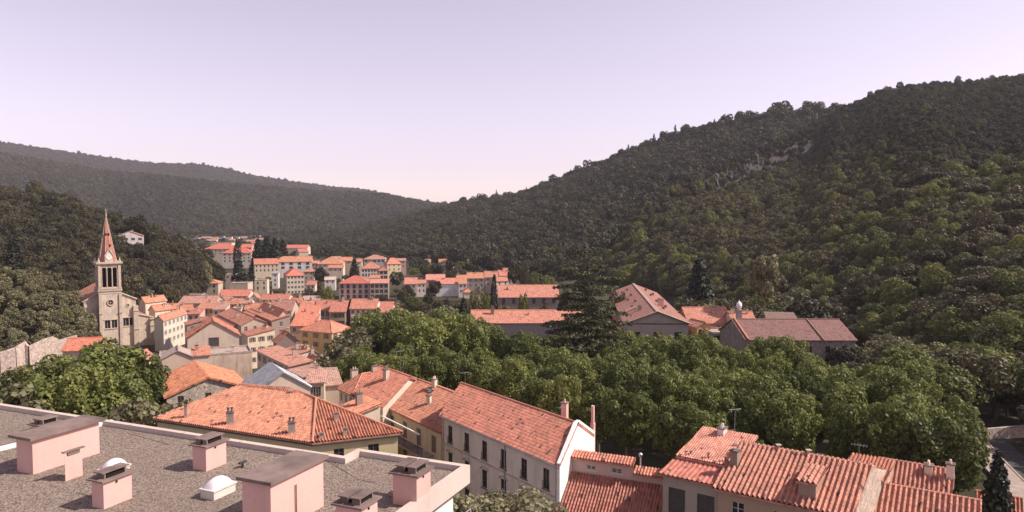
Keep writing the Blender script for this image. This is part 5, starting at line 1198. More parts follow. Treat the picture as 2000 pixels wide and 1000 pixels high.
    T('flat terraced roof with dark solar panels beside the white attic house', (592, 735), 4.0, a=36, a2=126, pl=560, W=5, roof='s1', rise=.3, wall=CREAM, rc=(.44, .25, .19), chim=2, f1=(0, 0))
    T('cream house with three dark openings under flat roof behind the hip roof', (600, 747), 6, a=12, pr=629, L=7, roof='s2', rise=.6, wall=CREAM, rc=(.46, .26, .2), f1=(3, 1), ws=(.9, 1.6), chim=0, zg=-3)
    T('faded brown roof leaning against the terrace head', (632, 752), 4.5, a=20, pr=662, L=8, roof='s2', rise=1.2, wall=BEIGE, rc=(.40, .25, .19), chim=0, zg=-3)
    T('orange roof strip between the blank wall and the beige shuttered house', (484, 735), 3, a=30, a2=124, pl=482, W=4.0, L=6, roof='s1', rise=1.0, wall=CREAM, rc=ORANGE, chim=0) if False else None
    for lab, N, z, pr, L, rf_, wl2, rc_ in (
        ('peach house between the white balconied block and the cream orange roofed house', (609, 514), -2, 621, 10, 'r1', PINK, ORANGE), ('cream house right below the stepped balconies', (722, 543), -5, 741, 9, 'r1', CREAM, SALMON),
        ('rosy roof just behind the yellow sided house', (772, 509), -2, 792, 10, 'r1', PINK, DUSTY), ('pale walled house between the white gable and the pink roofed house', (815, 553), -6, 831, 9, 'r1', WHITE, SALMON),
        ('small cream house at the foot of the brownish hidden house', (598, 556), -5.5, 614, 8, 's2', CREAM, RED), ('orange roof squeezed behind the cream apartment block', (512, 505), -1, 532, 9, 'r1', WHITE, ORANGE),
        ('rosy roofed house right of the peach house', (646, 505), -1, 664, 10, 'r1', WHITE, DUSTY), ('ochre house with red roof above the tall end house', (984, 529), -3, 1004, 9, 'r1', OCHRE, RED), ('pale low house left of the grey stone house', (896, 554), -6, 912, 8, 's2', WHITE, SALMON),
        ('small orange roof touching the left side of the big rust brown roof', (503, 602), -2.5, 524, 8, 'r1', CREAM, ORANGE), ('dusty roof with a cream gable left of the small white gabled house', (462, 592), -3.5, 486, 9, 'r1', CREAM, DUSTY),
        ('red roof with ochre wall below the long red hall', (432, 594), -3.5, 460, 9, 's2', OCHRE, RED), ('tiny pale rooftop terrace among the slanting roofs', (452, 604), -1.5, 468, 6, 'flat', WHITE, GREY),
        ('cream walled house with rosy roof behind the first slanting terrace', (416, 604), -2.5, 436, 8, 's2', CREAM, DUSTY), ('salmon roof wedged behind the short orange roofed house', (478, 603), -1.5, 500, 8, 'r1', BEIGE, SALMON),
        ('rosy roof in front of the long red hall and left of its gable', (418, 588), -4.5, 446, 8, 'r1', BEIGE, DUSTY), ('small red roof right below the narrow ochre house', (602, 626), -5, 617, 7, 's2', BEIGE, RED)):
        T(lab, N, z, a=8, pr=pr, L=L, roof=rf_, rise=1.5, wall=wl2, rc=rc_, f1=(2, 2), chim=2 if N[1] > 570 else 0)
    T('old stone outhouse with a dull roof at the left edge below the rubble wall', (-4, 744), 2.0, a=24, pr=44, L=6, roof='r2', rise=1.4, wall=STONE, rc=RUST, chim=0, mat='stone', group='houses by the church and on the left bank')
    # left bank and around the church
    T('low red roofed house among trees in front of the stone wall', (122, 684), 0, a=10, pr=180, L=9, roof='r1', rise=2.2, wall=BEIGE, rc=(.56, .19, .12), chim=0, group=g4)
    T('red roof with cream end wall just in front of the church steps', (283, 702), 0, a=70, a2=150, pl=240, pr=298, roof='r1', rise=1.4, wall=CREAM, rc=SALMON, chim=1, group=g4)
    p = hit(226, 476); T('white villa with a wide gable on the wooded slope behind the spire', (227, 465), 0, base=(p.x, p.y, p.z + 5.2), a=26, pr=280, L=14, roof='r2', rise=3.2, wall=(.66, .60, .58), rc=SALMON, f1=(4, 1), ws=(2.2, 1.5), wtop=1.5, style='fardark', chim=1, group=g4, zg=p.z - 2.5)
    T('tiny white walled house with red roof high on the left bank', (97, 534), -1.5, a=50, pl=80, pr=104, roof='r1', rise=1.6, wall=WHITE, rc=SALMON, chim=0, group=g4)
    # middle distance left
    T('small hipped ochre house with four tall windows below the wooded bank', (393, 553), -4, a=6, pr=424, L=9, roof='hip', rise=1.8, wall=(.52, .42, .32), rc=ORANGE, f1=(2, 2), ws=(1.1, 1.8), chim=0, group=g2)
    T('long red roofed hall with dark shop openings and a white end gable', (426, 578), -7, a=3, pr=482, L=12, roof='r1', rise=2.6, wall=(.60, .50, .44), rc=(.50, .18, .13), f1=(5, 1), ws=(1.9, 2.0), wtop=.4, style='fardark', chim=0, group=g2)
    T('flat beige block with a plain wall above the long red hall', (449, 554), -5, a=4, pr=482, L=10, roof='flat', wall=(.56, .46, .36), chim=1, group=g2)
    T('small beige house with a wide dark window beside the cypress', (440, 537), -4, a=8, pr=456, L=8, roof='flat', wall=BEIGE, f1=(2, 1), ws=(1.3, 1.0), style='fardark', chim=0, group=g2)
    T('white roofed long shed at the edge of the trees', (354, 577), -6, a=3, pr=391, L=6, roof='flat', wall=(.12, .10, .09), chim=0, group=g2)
    T('small cream house with stepped terraces below the cream apartment block', (497, 548), -5, a=10, pr=520, L=8, roof='flat', wall=CREAM, f1=(2, 2), style='fardark', chim=0, group=g2)
    T('narrow white house with shed roof left of the many windowed block', (531, 534), -4, a=12, pr=542, L=9, roof='s2', rise=1, wall=WHITE, rc=GREY, f1=(1, 3), chim=0, group=g2)
    T('cream apartment block with pilasters and dark side under a red roof', (497, 516), -1.5, a=22, L=17, pr=543, roof='r1', rise=3.4, wall=(.62, .51, .38), rc=(.48, .18, .12), f1=(6, 2), ws=(1.0, 1.7), chim=1, group=g2)
    T('white apartment block with deep balconies under a long orange roof', (544, 511), -1.5, a=12, pr=608, L=15, roof='r1', rise=3.6, wall=(.76, .70, .68), rc=ORANGE, f1=(4, 2), ws=(2.6, 1.9), style='fardark', chim=2, group=g2)
    T('many windowed cream block with a beige shaded side wall', (560, 538), -3, a=24, L=16, pr=593, roof='hip', rise=4.0, wall=(.62, .52, .42), rc=(.56, .18, .12), f1=(5, 4), f2=(2, 3), ws=(1.2, 1.3), style='far', chim=0, group=g2)
    T('brownish house hidden behind the round dark tree', (593, 530), -3, a=12, pr=612, L=10, roof='hip', rise=2, wall=(.46, .34, .27), rc=DUSTY, f1=(2, 3), chim=0, group=g2)
    T('white house with a long red hipped roof and square windows on the slope', (434, 494), 0, a=6, pr=490, L=17, roof='hip', rise=4.5, wall=(.72, .64, .55), rc=(.50, .15, .10), f1=(6, 3), ws=(1.4, 1.4), style='far', chim=0, group=g2)
    T('red hipped apartment roof above and left of the white square windowed one', (400, 486), 2, a=4, pr=459, L=20, roof='hip', rise=5.0, wall=CREAM, rc=(.50, .16, .11), f1=(7, 2), style='fardark', chim=0, group=g2)
    T('pink block at the right end of the red hipped roofs', (470, 483), 2, a=6, pr=491, L=14, roof='r1', rise=3, wall=PINK, rc=(.50, .16, .11), f1=(3, 3), style='fardark', chim=0, group=g2)
    T('long flat cream building behind the red hipped roofs', (411, 475), 4, a=2, pr=452, L=16, roof='flat', wall=(.70, .58, .42), chim=0, group=g2)
    # middle distance centre
    T('pink villa with dark red hipped roof and arched loggias', (662, 553), -5, a=4, pr=720, L=15, roof='hip', rise=3.6, wall=(.56, .36, .31), rc=(.46, .14, .10), f1=(5, 3), ws=(1.7, 2.2), style='fardark', chim=0, group=g2)
    T('terraced house with open galleries right of the pink villa', (722, 553), -5, a=8, pr=758, L=13, roof='s2', rise=1.2, wall=(.46, .36, .29), rc=(.54, .24, .17), f1=(4, 3), ws=(1.9, 1.9), style='fardark', chim=0, group=g2)
    T('white apartment block with two rows of small windows under a salmon roof', (706, 524), -3, a=10, pr=740, L=16, roof='hip', rise=4.0, wall=(.76, .69, .60), rc=SALMON, f1=(6, 2), ws=(1.2, 1.9), chim=1, group=g2)
    T('apartment block with stepped white balconies beside the small windowed one', (740, 528), -3, a=14, pr=757, L=12, roof='hip', rise=2, wall=PINK, rc=RED, f1=(2, 3), ws=(2.2, 1.8), style='fardark', chim=0, group=g2)
    T('grey hipped villa on the rise behind the white apartment block', (711, 506), -1, a=6, pr=752, L=14, roof='hip', rise=3, wall=(.52, .46, .44), rc=DUSTY, f1=(5, 1), ws=(1.8, 1.6), style='fardark', chim=0, group=g2)
    T('yellow sided house with hipped roof at the edge of the pines', (756, 515), -2, a=28, pl=749, pr=783, roof='hip', rise=4, wall=(.64, .50, .32), rc=(.54, .21, .15), f1=(3, 2), f2=(1, 2), chim=0, group=g2)
    T('cream house with orange hipped roof and grey roof patch', (620, 515), -2, a=6, pr=668, L=16, roof='hip', rise=4.2, wall=CREAM, rc=ORANGE, f1=(5, 1), chim=0, group=g2)
    T('low cream house with pink lean-to roof below the orange hipped one', (640, 523), -4, a=6, pr=669, L=8, roof='s2', rise=1.6, wall=CREAM, rc=SALMON, f1=(3, 1), chim=0, group=g2)
    T('orange roofed house half hidden by the big dark conifer', (664, 509), -1, a=6, pr=687, L=12, roof='r1', rise=2.4, wall=BEIGE, rc=ORANGE, f1=(2, 1), chim=0, group=g2)
    T('small salmon roofed house on the right of the big dark conifer', (695, 511), -2, a=8, pr=706, L=9, roof='r1', rise=2, wall=CREAM, rc=SALMON, f1=(1, 2), chim=0, group=g2)
    T('white cottage with garage showing through the garden trees', (634, 546), -7, a=10, pr=654, L=7, roof='r1', rise=1.4, wall=WHITE, rc=(.52, .42, .36), f1=(2, 1), chim=0, group=g2)
    # middle distance right of centre
    T('salmon roofed house with a white gable beside the black trees', (790, 554), -6, a=5, pr=813, L=11, roof='r1', rise=3, wall=(.60, .48, .42), rc=(.54, .22, .165), f1=(2, 1), chim=0, group=g2)
    T('pink roofed house with a white sloping wing among the trees', (832, 546), -5, a=5, pr=868, L=12, roof='r1', rise=2.6, wall=PINK, rc=(.56, .25, .19), f1=(3, 1), chim=0, group=g2)
    T('bright white house with ragged hedge line under a long salmon roof', (852, 554), -6.5, a=5, pr=900, L=11, roof='r1', rise=2.8, wall=(.82, .78, .74), rc=(.56, .22, .15), chim=1, group=g2)
    T('small orange roofed house stepping up behind the bright white one', (892, 546), -5, a=5, pr=911, L=9, roof='r1', rise=2.4, wall=BEIGE, rc=ORANGE, chim=1, group=g2)
    T('grey stone house under a wide orange roof', (913, 543), -4.5, a=5, pr=946, L=12, roof='r1', rise=2.8, wall=(.34, .29, .28), rc=ORANGE, f1=(3, 2), chim=1, group=g2)
    T('pale stone house with salmon roof left of the clustered red roofs', (947, 541), -4, a=5, pr=972, L=12, roof='r1', rise=3, wall=STONE, rc=SALMON, f1=(2, 2), chim=1, group=g2)
    T('white gabled house stepping down at the end of the clustered roofs', (970, 549), -6, a=20, pr=993, L=9, roof='r1', rise=2, wall=WHITE, rc=SALMON, f1=(2, 1), chim=0, group=g2)
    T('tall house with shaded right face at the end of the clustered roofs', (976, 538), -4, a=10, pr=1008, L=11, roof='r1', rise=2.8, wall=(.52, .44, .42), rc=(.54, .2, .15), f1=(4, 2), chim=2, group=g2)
    T('little orange roofed lodge beside the slim cypress', (906, 570), -8, a=10, pr=921, L=7, roof='hip', rise=1.6, wall=CREAM, rc=ORANGE, chim=0, group=g2)
    for i, (lab, px, py, w, rc_, wl2) in enumerate((
        ('house with rosy roof alone on the wooded slope above the stone cliff foot', 829, 518, 12, DUSTY, PINK), ('long low salmon roofed cottage on the slope under the cliff', 857, 518, 20, SALMON, CREAM),
        ('single tiny pale cottage farthest right on the slope under the cliff', 914, 520, 9, SALMON, CREAM), ('tiny cottage roof in the trees above the white house with the long roof', 886, 536, 7, DUSTY, CREAM))):
        q = hit(px, py + 3); T(lab, (px, py), 0, base=(q.x, q.y, q.z + 4.5), a=5, W=w * q.y / FPX, L=9, roof='r1', rise=2.4, wall=wl2, rc=rc_, f1=(2, 1), chim=0, group='cottages on the slope under the cliff', zg=q.z - 2)
    T('long salmon roof half hidden behind the cedar', (1088, 527), -6, a=3, pr=1142, L=14, roof='r1', rise=2.6, wall=BEIGE, rc=SALMON, chim=1, group=g2)
    T('sliver of red roof above the pale green trees', (1266, 521), -4, a=2, pr=1302, L=12, roof='r1', rise=2.2, wall=BEIGE, rc=SALMON, chim=0, group=g2)
    # far end of the valley
    T('distant brick coloured long roof among trees right of the dark conifers', (557, 484), -1, a=2, pr=600, L=14, roof='r1', rise=3, wall=CREAM, rc=(.50, .17, .12), chim=0, group=g3)
    T('distant red gable below the long brick coloured roof', (584, 492), -2, a=30, pr=602, L=12, roof='r1', rise=3, wall=BEIGE, rc=RED, chim=0, group=g3)
    far = [('pale low house at the left end of the distant village', 341, 464, 19, 'r1', CREAM, SALMON), ('distant village house with a broad rosy roof', 390, 464.5, 24, 'hip', WHITE, DUSTY), ('distant white house with a low arc of roof behind the trees', 379, 465, 9, 'flat', WHITE, GREY),
           ('distant dark roofed building in the middle of the village', 427, 467, 20, 'r1', GREY, (.16, .14, .15)), ('distant slim white building just behind the dark roof', 425, 462.5, 12, 'flat', WHITE, GREY), ('distant cream tower like house near the cypress', 458, 463, 8, 'flat', CREAM, GREY),
           ('distant pale block below the cream tower like house', 468, 470, 12, 'flat', (.66, .56, .48), GREY), ('distant house with pink roof beside the pale block', 482, 471, 16, 'r1', WHITE, SALMON), ('topmost white house of the distant village', 497, 460.5, 10, 'flat', WHITE, GREY),
           ('distant rosy house at the right end of the village', 498, 467.5, 14, 'r1', PINK, DUSTY), ('distant white walled house in front of the slim white building', 444, 463, 8, 'flat', WHITE, GREY), ('distant house with a pale terrace in front of the broad rosy roof', 402, 470, 20, 'r1', CREAM, DUSTY), ('distant beige house at the foot of the far hill', 447, 469, 11, 'r1', BEIGE, SALMON),
           ('distant small salmon roof left of the dark roofed building', 415, 466, 10, 'r1', WHITE, SALMON), ('distant house with two roof levels behind the pink block', 470, 464, 11, 'r1', WHITE, SALMON), ('distant red roof in front of the conifers', 488, 475, 14, 'r1', CREAM, RED)]
    for lab, px, py, w, rf_, wl2, rc_ in far:
        Yf = 1250 + (475 - py) * 28; q = atY(px, py, Yf); T(lab, (px, py), 0, base=q, a=4, W=w * Yf / FPX, L=10, roof=rf_, rise=2.6, wall=wl2, rc=rc_, f1=(2, 1), ws=(1.6, 1.6), style='fardark', chim=0, group=g3)
    for lab, px, py, w in (('lone pale farmhouse on the spur above the tree line', 757, 429, 17), ('small pale house right of the lone farmhouse on the spur', 806, 423, 10)):
        q = hit(px, py + 1); T(lab, (px, py), 0, base=(q.x, q.y, q.z + 6), a=4, W=w * q.y / FPX, L=10, roof='r1', rise=2.6, wall=(.60, .52, .42), rc=DUSTY, f1=(2, 1), chim=0, group='farmhouses on the spur', zg=q.z - 3)
old_town()

# ------------------------------------------------------------------ the large roofs among the trees
def spa():
    g = 'large roofs in the park'
    h = T('long flat salmon roof with one dark chimney rising behind the plane trees', (920, 630), 1, a=1, pr=1138, L=14, roof='r1', rise=2.8, wall=GREY, rc=(.50, .215, .15), chim=0, group=g, cat='hall', name='park_hall')
    PT, H, L, W = h['PT'], h['H'], h['L'], h['W']; chimney(h['roof'], PT(W * .19, L * .34, H + 1.6), 1.0, .8, 2.4, 0, BROWN, h['a']); chimney(h['roof'], PT(W * .52, L * .3, H + 1.5), .6, .5, .7, 0, WHITE, h['a'])
    h = T('wide salmon roofed hall with dark wall left of the cedar', (974, 580), -1, a=2, pr=1092, L=17, roof='r1', rise=4.2, wall=(.26, .20, .18), rc=(.50, .215, .155), f1=(6, 1), ws=(1.4, 2.0), style='fardark', chim=0, group=g, cat='hall', name='park_hall')
    chimney(h['roof'], h['PT'](h['W'] * .15, h['L'] * .3, h['H'] + 2.4), .7, .7, 1.0, 0, RUST, h['a'])
    # the long gabled building seen end on
    h = T('very long gabled building seen end on with pale ridge tiles and rows of roof vents', (1223, 630), 5, a=-3, a2=85, pr=1347, L=78, roof='r2', rise=3.0, wall=(.40, .34, .29), rc=(.31, .15, .12), f1=(3, 2), ws=(1.9, 2.0), wtop=2.4, step=3.7, style='dark', chim=0, group=g, cat='hall', name='park_hall', over=.7)
    PT, H, L, W, ro, root, e1, e2 = h['PT'], h['H'], h['L'], h['W'], h['roof'], h['root'], h['e1'], h['e2']
    mb = MB(); mb.box(PT(W / 2, L / 2, H + 3.06), (.7, L + 1.2, .14), e1, e2)
    for s in (0, 1): 
        a, b = PT(-.7 if s == 0 else W + .7, -.75, H - .2), PT(W / 2, -.75, H + 3.05); mb.tube(a, b, .13, n=5)
    mb.build('ridge_tiles', M['trim'], ro)
    part_box(root, 'string_course', M['frame_dark'], [(PT(W / 2, -.06, H - .25), (W, .12, .3), e1, e2)])
    place_window(root, PT(0, 0, 0), e1, W / 2 - .9, H + .4, 1.8, 1.5, 'fardark')
    for s in (0, 1):
        for k in range(7):
            y = 14 + k * 8.5; x = W * (.20 if k % 2 else .30); x = x if s == 0 else W - x; mb = MB(); q = PT(x, y, H + 3.0 * min(x, W - x) / (W / 2)); mb.box(q + Vector((0, 0, .3)), (.7, .8, .9), e1, e2); mb.build('roof_vent', M['shutter'], ro)
    chimney(ro, PT(W * .70, 20, H + 1.6), 1.4, 1.2, 2.2, 0, PINK, h['a']); chimney(ro, PT(W * .28, 12, H + 1.3), .9, .8, 1.6, 0, GREY, h['a'])
    mb = MB()
    for k in range(10): mb.box(PT(-1.3, 6 + k * 4.6, H - 2.4 + .0 * k), (1.5, 1.6, .5), e1, e2)
    mb.build('eave_canopy', M['tile_far'], root, color=SALMON)
    rf = MB(); slope(rf, [PT(1.0, 22, H + .55), PT(1.0, 17, H + .55), PT(4.2, 17, H + 1.9), PT(4.2, 22, H + 1.9)]); rf.build('dormer_roof', M['tile_far'], ro, color=DUSTY)
    # courtyard buildings
    T('orange roofed courtyard building between the two big roofs', (1345, 630), 3, a=0, pr=1432, L=14, roof='r1', rise=3.4, wall=(.56, .36, .20), rc=(.48, .21, .145), f1=(5, 1), chim=2, group=g)
    T('small ochre gabled lodge with two windows under the orange roof', (1361, 638), 4, a=14, a2=108, pr=1391, L=6, roof='r2', rise=1.2, wall=(.56, .32, .16), rc=(.50, .24, .17), f1=(2, 2), ws=(.9, 1.2), style='dark', chim=0, group=g)
    T('low grey porch with a white edged flat roof and glazed front', (1391, 652), 3, a=2, pr=1430, L=8, roof='flat', wall=(.30, .26, .26), f1=(4, 1), ws=(1.1, 1.8), wtop=.5, style='dark', chim=0, group=g)
    T('small salmon roof with chimney pots behind the stone barn', (1432, 628), 4, a=0, pr=1480, L=9, roof='r1', rise=2.2, wall=BEIGE, rc=SALMON, chim=3, group=g)
    h = T('long stone barn with weathered brown red roof in two lengths', (1457, 662), 4.5, a=-1.5, a2=98, pr=1676, L=14, roof='r1', rise=3.6, wall=(.28, .22, .19), rc=(.21, .115, .10), f1=(6, 2), ws=(1.1, 1.4), wtop=1.6, style='dark', chim=0, group=g, cat='barn', name='stone_barn', mat='stone')
    PT, H, L, W, ro = h['PT'], h['H'], h['L'], h['W'], h['roof']
    mb = MB(); a, b = PT(W * .70, -.4, H), PT(W * .70, L / 2, H + 3.72); mb.tube(a, b, .16, n=6); mb.build('verge_tiles', M['shutter'], ro)
    mb = MB(); a, b = PT(.35, -.4, H + .02), PT(.35, L / 2, H + 3.72); mb.tube(a, b, .22, n=6); mb.build('verge_tiles', M['tile_far'], ro, color=ORANGE)
    T('dark slate lean-to roof above the right half of the barn', (1500, 624), 5, a=-12, pr=1560, L=7, roof='s2', rise=1.2, wall=GREY, rc=(.20, .13, .105), chim=0, group=g)
    # ventilation stack with a white ball finial
    Yv = 178; p = atY(1443, 628, Yv); gz = ground_z(p.x, Yv); top = CZ + ray(1443, 588).z * Yv; r = empty('vent_stack', (p.x, Yv, gz), 'slim stone stack topped by a white ball beside the barn roof', 'chimney stack')
    hh = top - gz; mb = MB(); mb.box((0, 0, (hh - 2.3) / 2), (1.15, 1.15, hh - 2.3)); mb.box((0, 0, hh - 2.2), (1.45, 1.45, .25)); mb.build('shaft', M['render'], r, color=GREY)
    mb = MB(); pr_ = [(.25, -2.1), (.62, -1.6), (.72, -1.1), (.6, -.6), (.3, -.25), (.12, .0), (.05, .35)]; n = 14
    for (r0, z0), (r1_, z1) in zip(pr_, pr_[1:]): mb.tube((0, 0, hh + z0), (0, 0, hh + z1), r0, r1_, n, cap=False)
    mb.build('ball_finial', M['white'], r)
spa()

# old stone wall on the left bank
def bank_wall():
    pts = [atY(px, py, Y) for px, py, Y in ((-120, 706, 178), (0, 688, 182), (30, 678, 184), (48, 667, 186), (56, 676, 186), (86, 662, 189), (104, 657, 191), (116, 664, 192), (150, 654, 195))]
    b = pts[0]; root = empty('stone_wall', (b.x, b.y, 0), 'old pale rubble wall with broken top along the left bank', 'wall'); mb = MB()
    for p, q in zip(pts, pts[1:]):
        d = (q - p); d.z = 0; d.normalize(); n = Vector((d.y, -d.x, 0)); r = lambda v, k, z=None: Vector((v.x - b.x, v.y - b.y, v.z if z is None else z)) + n * k
        gz = min(ground_z(p.x, p.y), ground_z(q.x, q.y)) - 4
        A_, B_, C_, D_ = r(p, .3), r(q, .3), r(q, -.3), r(p, -.3); a, b2, c, d2 = r(p, .6, gz), r(q, .6, gz), r(q, -.3, gz), r(p, -.3, gz)
        mb.poly([a, b2, B_, A_]); mb.poly([A_, B_, C_, D_]); mb.poly([c, d2, D_, C_])
    mb.build('masonry', M['stone'], root, color=(.62, .48, .40))
bank_wall()

# bare rock showing through the woods
def cliffs():
    spots = ROCKS
    for k, (lab, poly) in enumerate(spots):
        cx = sum(p[0] for p in poly) / len(poly); cyy = sum(p[1] for p in poly) / len(poly); q = hit(cx, cyy); Y = q.y * .985; g = random.Random(k); root = empty('rock_outcrop', (q.x, q.y, q.z), lab, 'rock', 'bare rocks on the right hill')
        mb = MB(); xs = [p[0] for p in poly]; ys = [p[1] for p in poly]; n = 7
        for i in range(34):
            for _ in range(30):
                px, py = g.uniform(min(xs), max(xs)), g.uniform(min(ys), max(ys)); ins = False; j = len(poly) - 1
                for m_ in range(len(poly)):
                    if (poly[m_][1] > py) != (poly[j][1] > py) and px < (poly[j][0] - poly[m_][0]) * (py - poly[m_][1]) / (poly[j][1] - poly[m_][1]) + poly[m_][0]: ins = not ins
                    j = m_
                if ins: break
            else: continue
            h_ = hit(px, py); p = h_ - q; s = Y / FPX * g.uniform(5, 11); hz = s * g.uniform(.9, 1.7)
            ring = [(math.cos(t) * s * .5 * g.uniform(.7, 1.2), math.sin(t) * s * .5 * g.uniform(.7, 1.2)) for t in [u * 6.283 / n for u in range(n)]]
            V = [(p.x + a, p.y + b - s * .1, p.z - hz) for a, b in ring] + [(p.x + a * g.uniform(.6, .95), p.y + b * g.uniform(.6, .95) - s * .1, p.z + hz * g.uniform(.25, .75)) for a, b in ring] + [(p.x, p.y, p.z + hz * .75)]
            mb.add(V, [[u, (u + 1) % n, n + (u + 1) % n, n + u] for u in range(n)] + [[n + u, n + (u + 1) % n, 2 * n] for u in range(n)])
        xs_ = [v[0] for v in mb.v]; mb.build('rock_face', M['rock'], root)
cliffs()

# ------------------------------------------------------------------ trees one by one
woods()
def cedar():
    Y = 150.0; top = atY(1150, 476, Y); gz = ground_z(top.x, Y); h = top.z - gz; g = np.random.default_rng(5)
    root = empty('cedar_tree', (top.x, Y, gz), 'tall dark cedar with flat layered boughs towering over the park', 'tree')
    lob = []; boughs = []
    for lv in range(17):          # flat tiers with air between them
        t = .16 + .80 * (lv / 16) ** .92; nb = max(3, int(8 - lv * .3))
        for j in range(nb):
            z = h * t + g.uniform(-.35, .35); r = 11.6 * (1 - t) ** .45 * g.uniform(.55, 1.08) + .6; a = j * 6.283 / nb + lv * 1.3 + g.uniform(-.3, .3)
            boughs.append((a, r, z)); m = max(3, int(r / .75))
            for k in range(m):
                f = (k + 1.4) / (m + .6); wv = r * .24 * math.sin(f * 2.7) + .2
                for s in (-1, 0, 1):
                    lob.append((math.cos(a) * r * f - math.sin(a) * wv * s, math.sin(a) * r * f + math.cos(a) * wv * s, z + r * .10 * f - (f ** 2) * r * .12 + g.uniform(-.1, .1), .42 + r * .04))
    lob += [(g.normal() * .2, g.normal() * .2, h * t, .5 + (1 - t) * 1.3) for t in np.linspace(.75, .995, 8)]
    link('crown', leaf_cloud('cedar_crown', lob, 40000, .36, M['cedar'], 3, flat=.30, cull=.4, jit=.4), root)
    mb = MB(); mb.tube((0, 0, -.5), (0, 0, h * .5), .62, .4, 10); mb.tube((0, 0, h * .5), (0, 0, h * .97), .4, .06, 8); mb.build('trunk', M['bark'], root)
    mb = MB()
    for a, r, z in boughs: mb.tube((0, 0, z - .3), (math.cos(a) * r * .8, math.sin(a) * r * .8, z - .05 * r), .14, .04, 5)
    mb.build('bough', M['bark'], root)
cedar()

def grove():
    px_y = lambda px, Y: ((px - 1000) / FPX * Y, Y)
    bd = [px_y(*q) for q in ((668, 128), (720, 116), (800, 112), (900, 109), (960, 104), (1060, 97), (1170, 86), (1300, 78), (1420, 74), (1560, 71), (1700, 69), (1820, 66), (1860, 61), (1910, 60))] + [(46, 62), (50, 72), (52.5, 80), (56, 92), (58.5, 104), (60, 116)] + [px_y(*q) for q in ((1640, 128), (1500, 140), (1420, 148), (1300, 152), (1225, 160), (1190, 178), (1100, 196), (930, 200), (880, 206), (830, 205), (760, 200), (715, 185), (690, 160))]
    def inside(x, y):
        c = False; j = len(bd) - 1
        for i in range(len(bd)):
            if (bd[i][1] > y) != (bd[j][1] > y) and x < (bd[j][0] - bd[i][0]) * (y - bd[i][1]) / (bd[j][1] - bd[i][1]) + bd[i][0]: c = not c
            j = i
        return c
    d = Vector((-.62, .785)); nrm = Vector((.785, .62)); n = 0
    # planes in rows with walks between them
    rows = [59.5, 66, 79, 85.5, 92, 104.5, 111, 117.5, 130, 136.5, 143, 155, 161, 167, 178]
    for row, off in enumerate(rows):
        for k in range(-40, 60):
            s = k * 5.7 + (row % 2) * 2.8 + rnd.uniform(-1.1, 1.1); o = off + rnd.uniform(-.9, .9)
            x, y = d.x * s + nrm.x * o, d.y * s + nrm.y * o
            if not inside(x, y): continue
            if (x - (1150 - 1000) / FPX * 150) ** 2 + (y - 150) ** 2 < 34: continue
            if n >= 298: continue
            px = 1000 + FPX * x / y
            h = rnd.uniform(9.8, 13.2)
            if y > 150 and px < 960: h = rnd.uniform(14, 19.5)
            if y > 128 and px > 1180: h = rnd.uniform(12.5, 15)
            if px > 1620 and y < 100: h = rnd.uniform(11.5, 14)
            lab, gr = ('plane tree in the front double row right behind the terrace and tiled houses', 'plane trees of the front row') if o < 72 else \
                      ('plane tree in the dense grove between the front row and the large park roofs', 'plane trees in the middle of the grove') if px > 1000 else ('plane tree on the town side of the grove left of the cedar', 'plane trees on the town side of the grove')
            tree('plane_tree', 'plane', (x, y, ground_z(x, y)), h, lab, gr, rnd.uniform(.76, .92), tint=rnd.uniform(-.15, .3)); n += 1
grove()

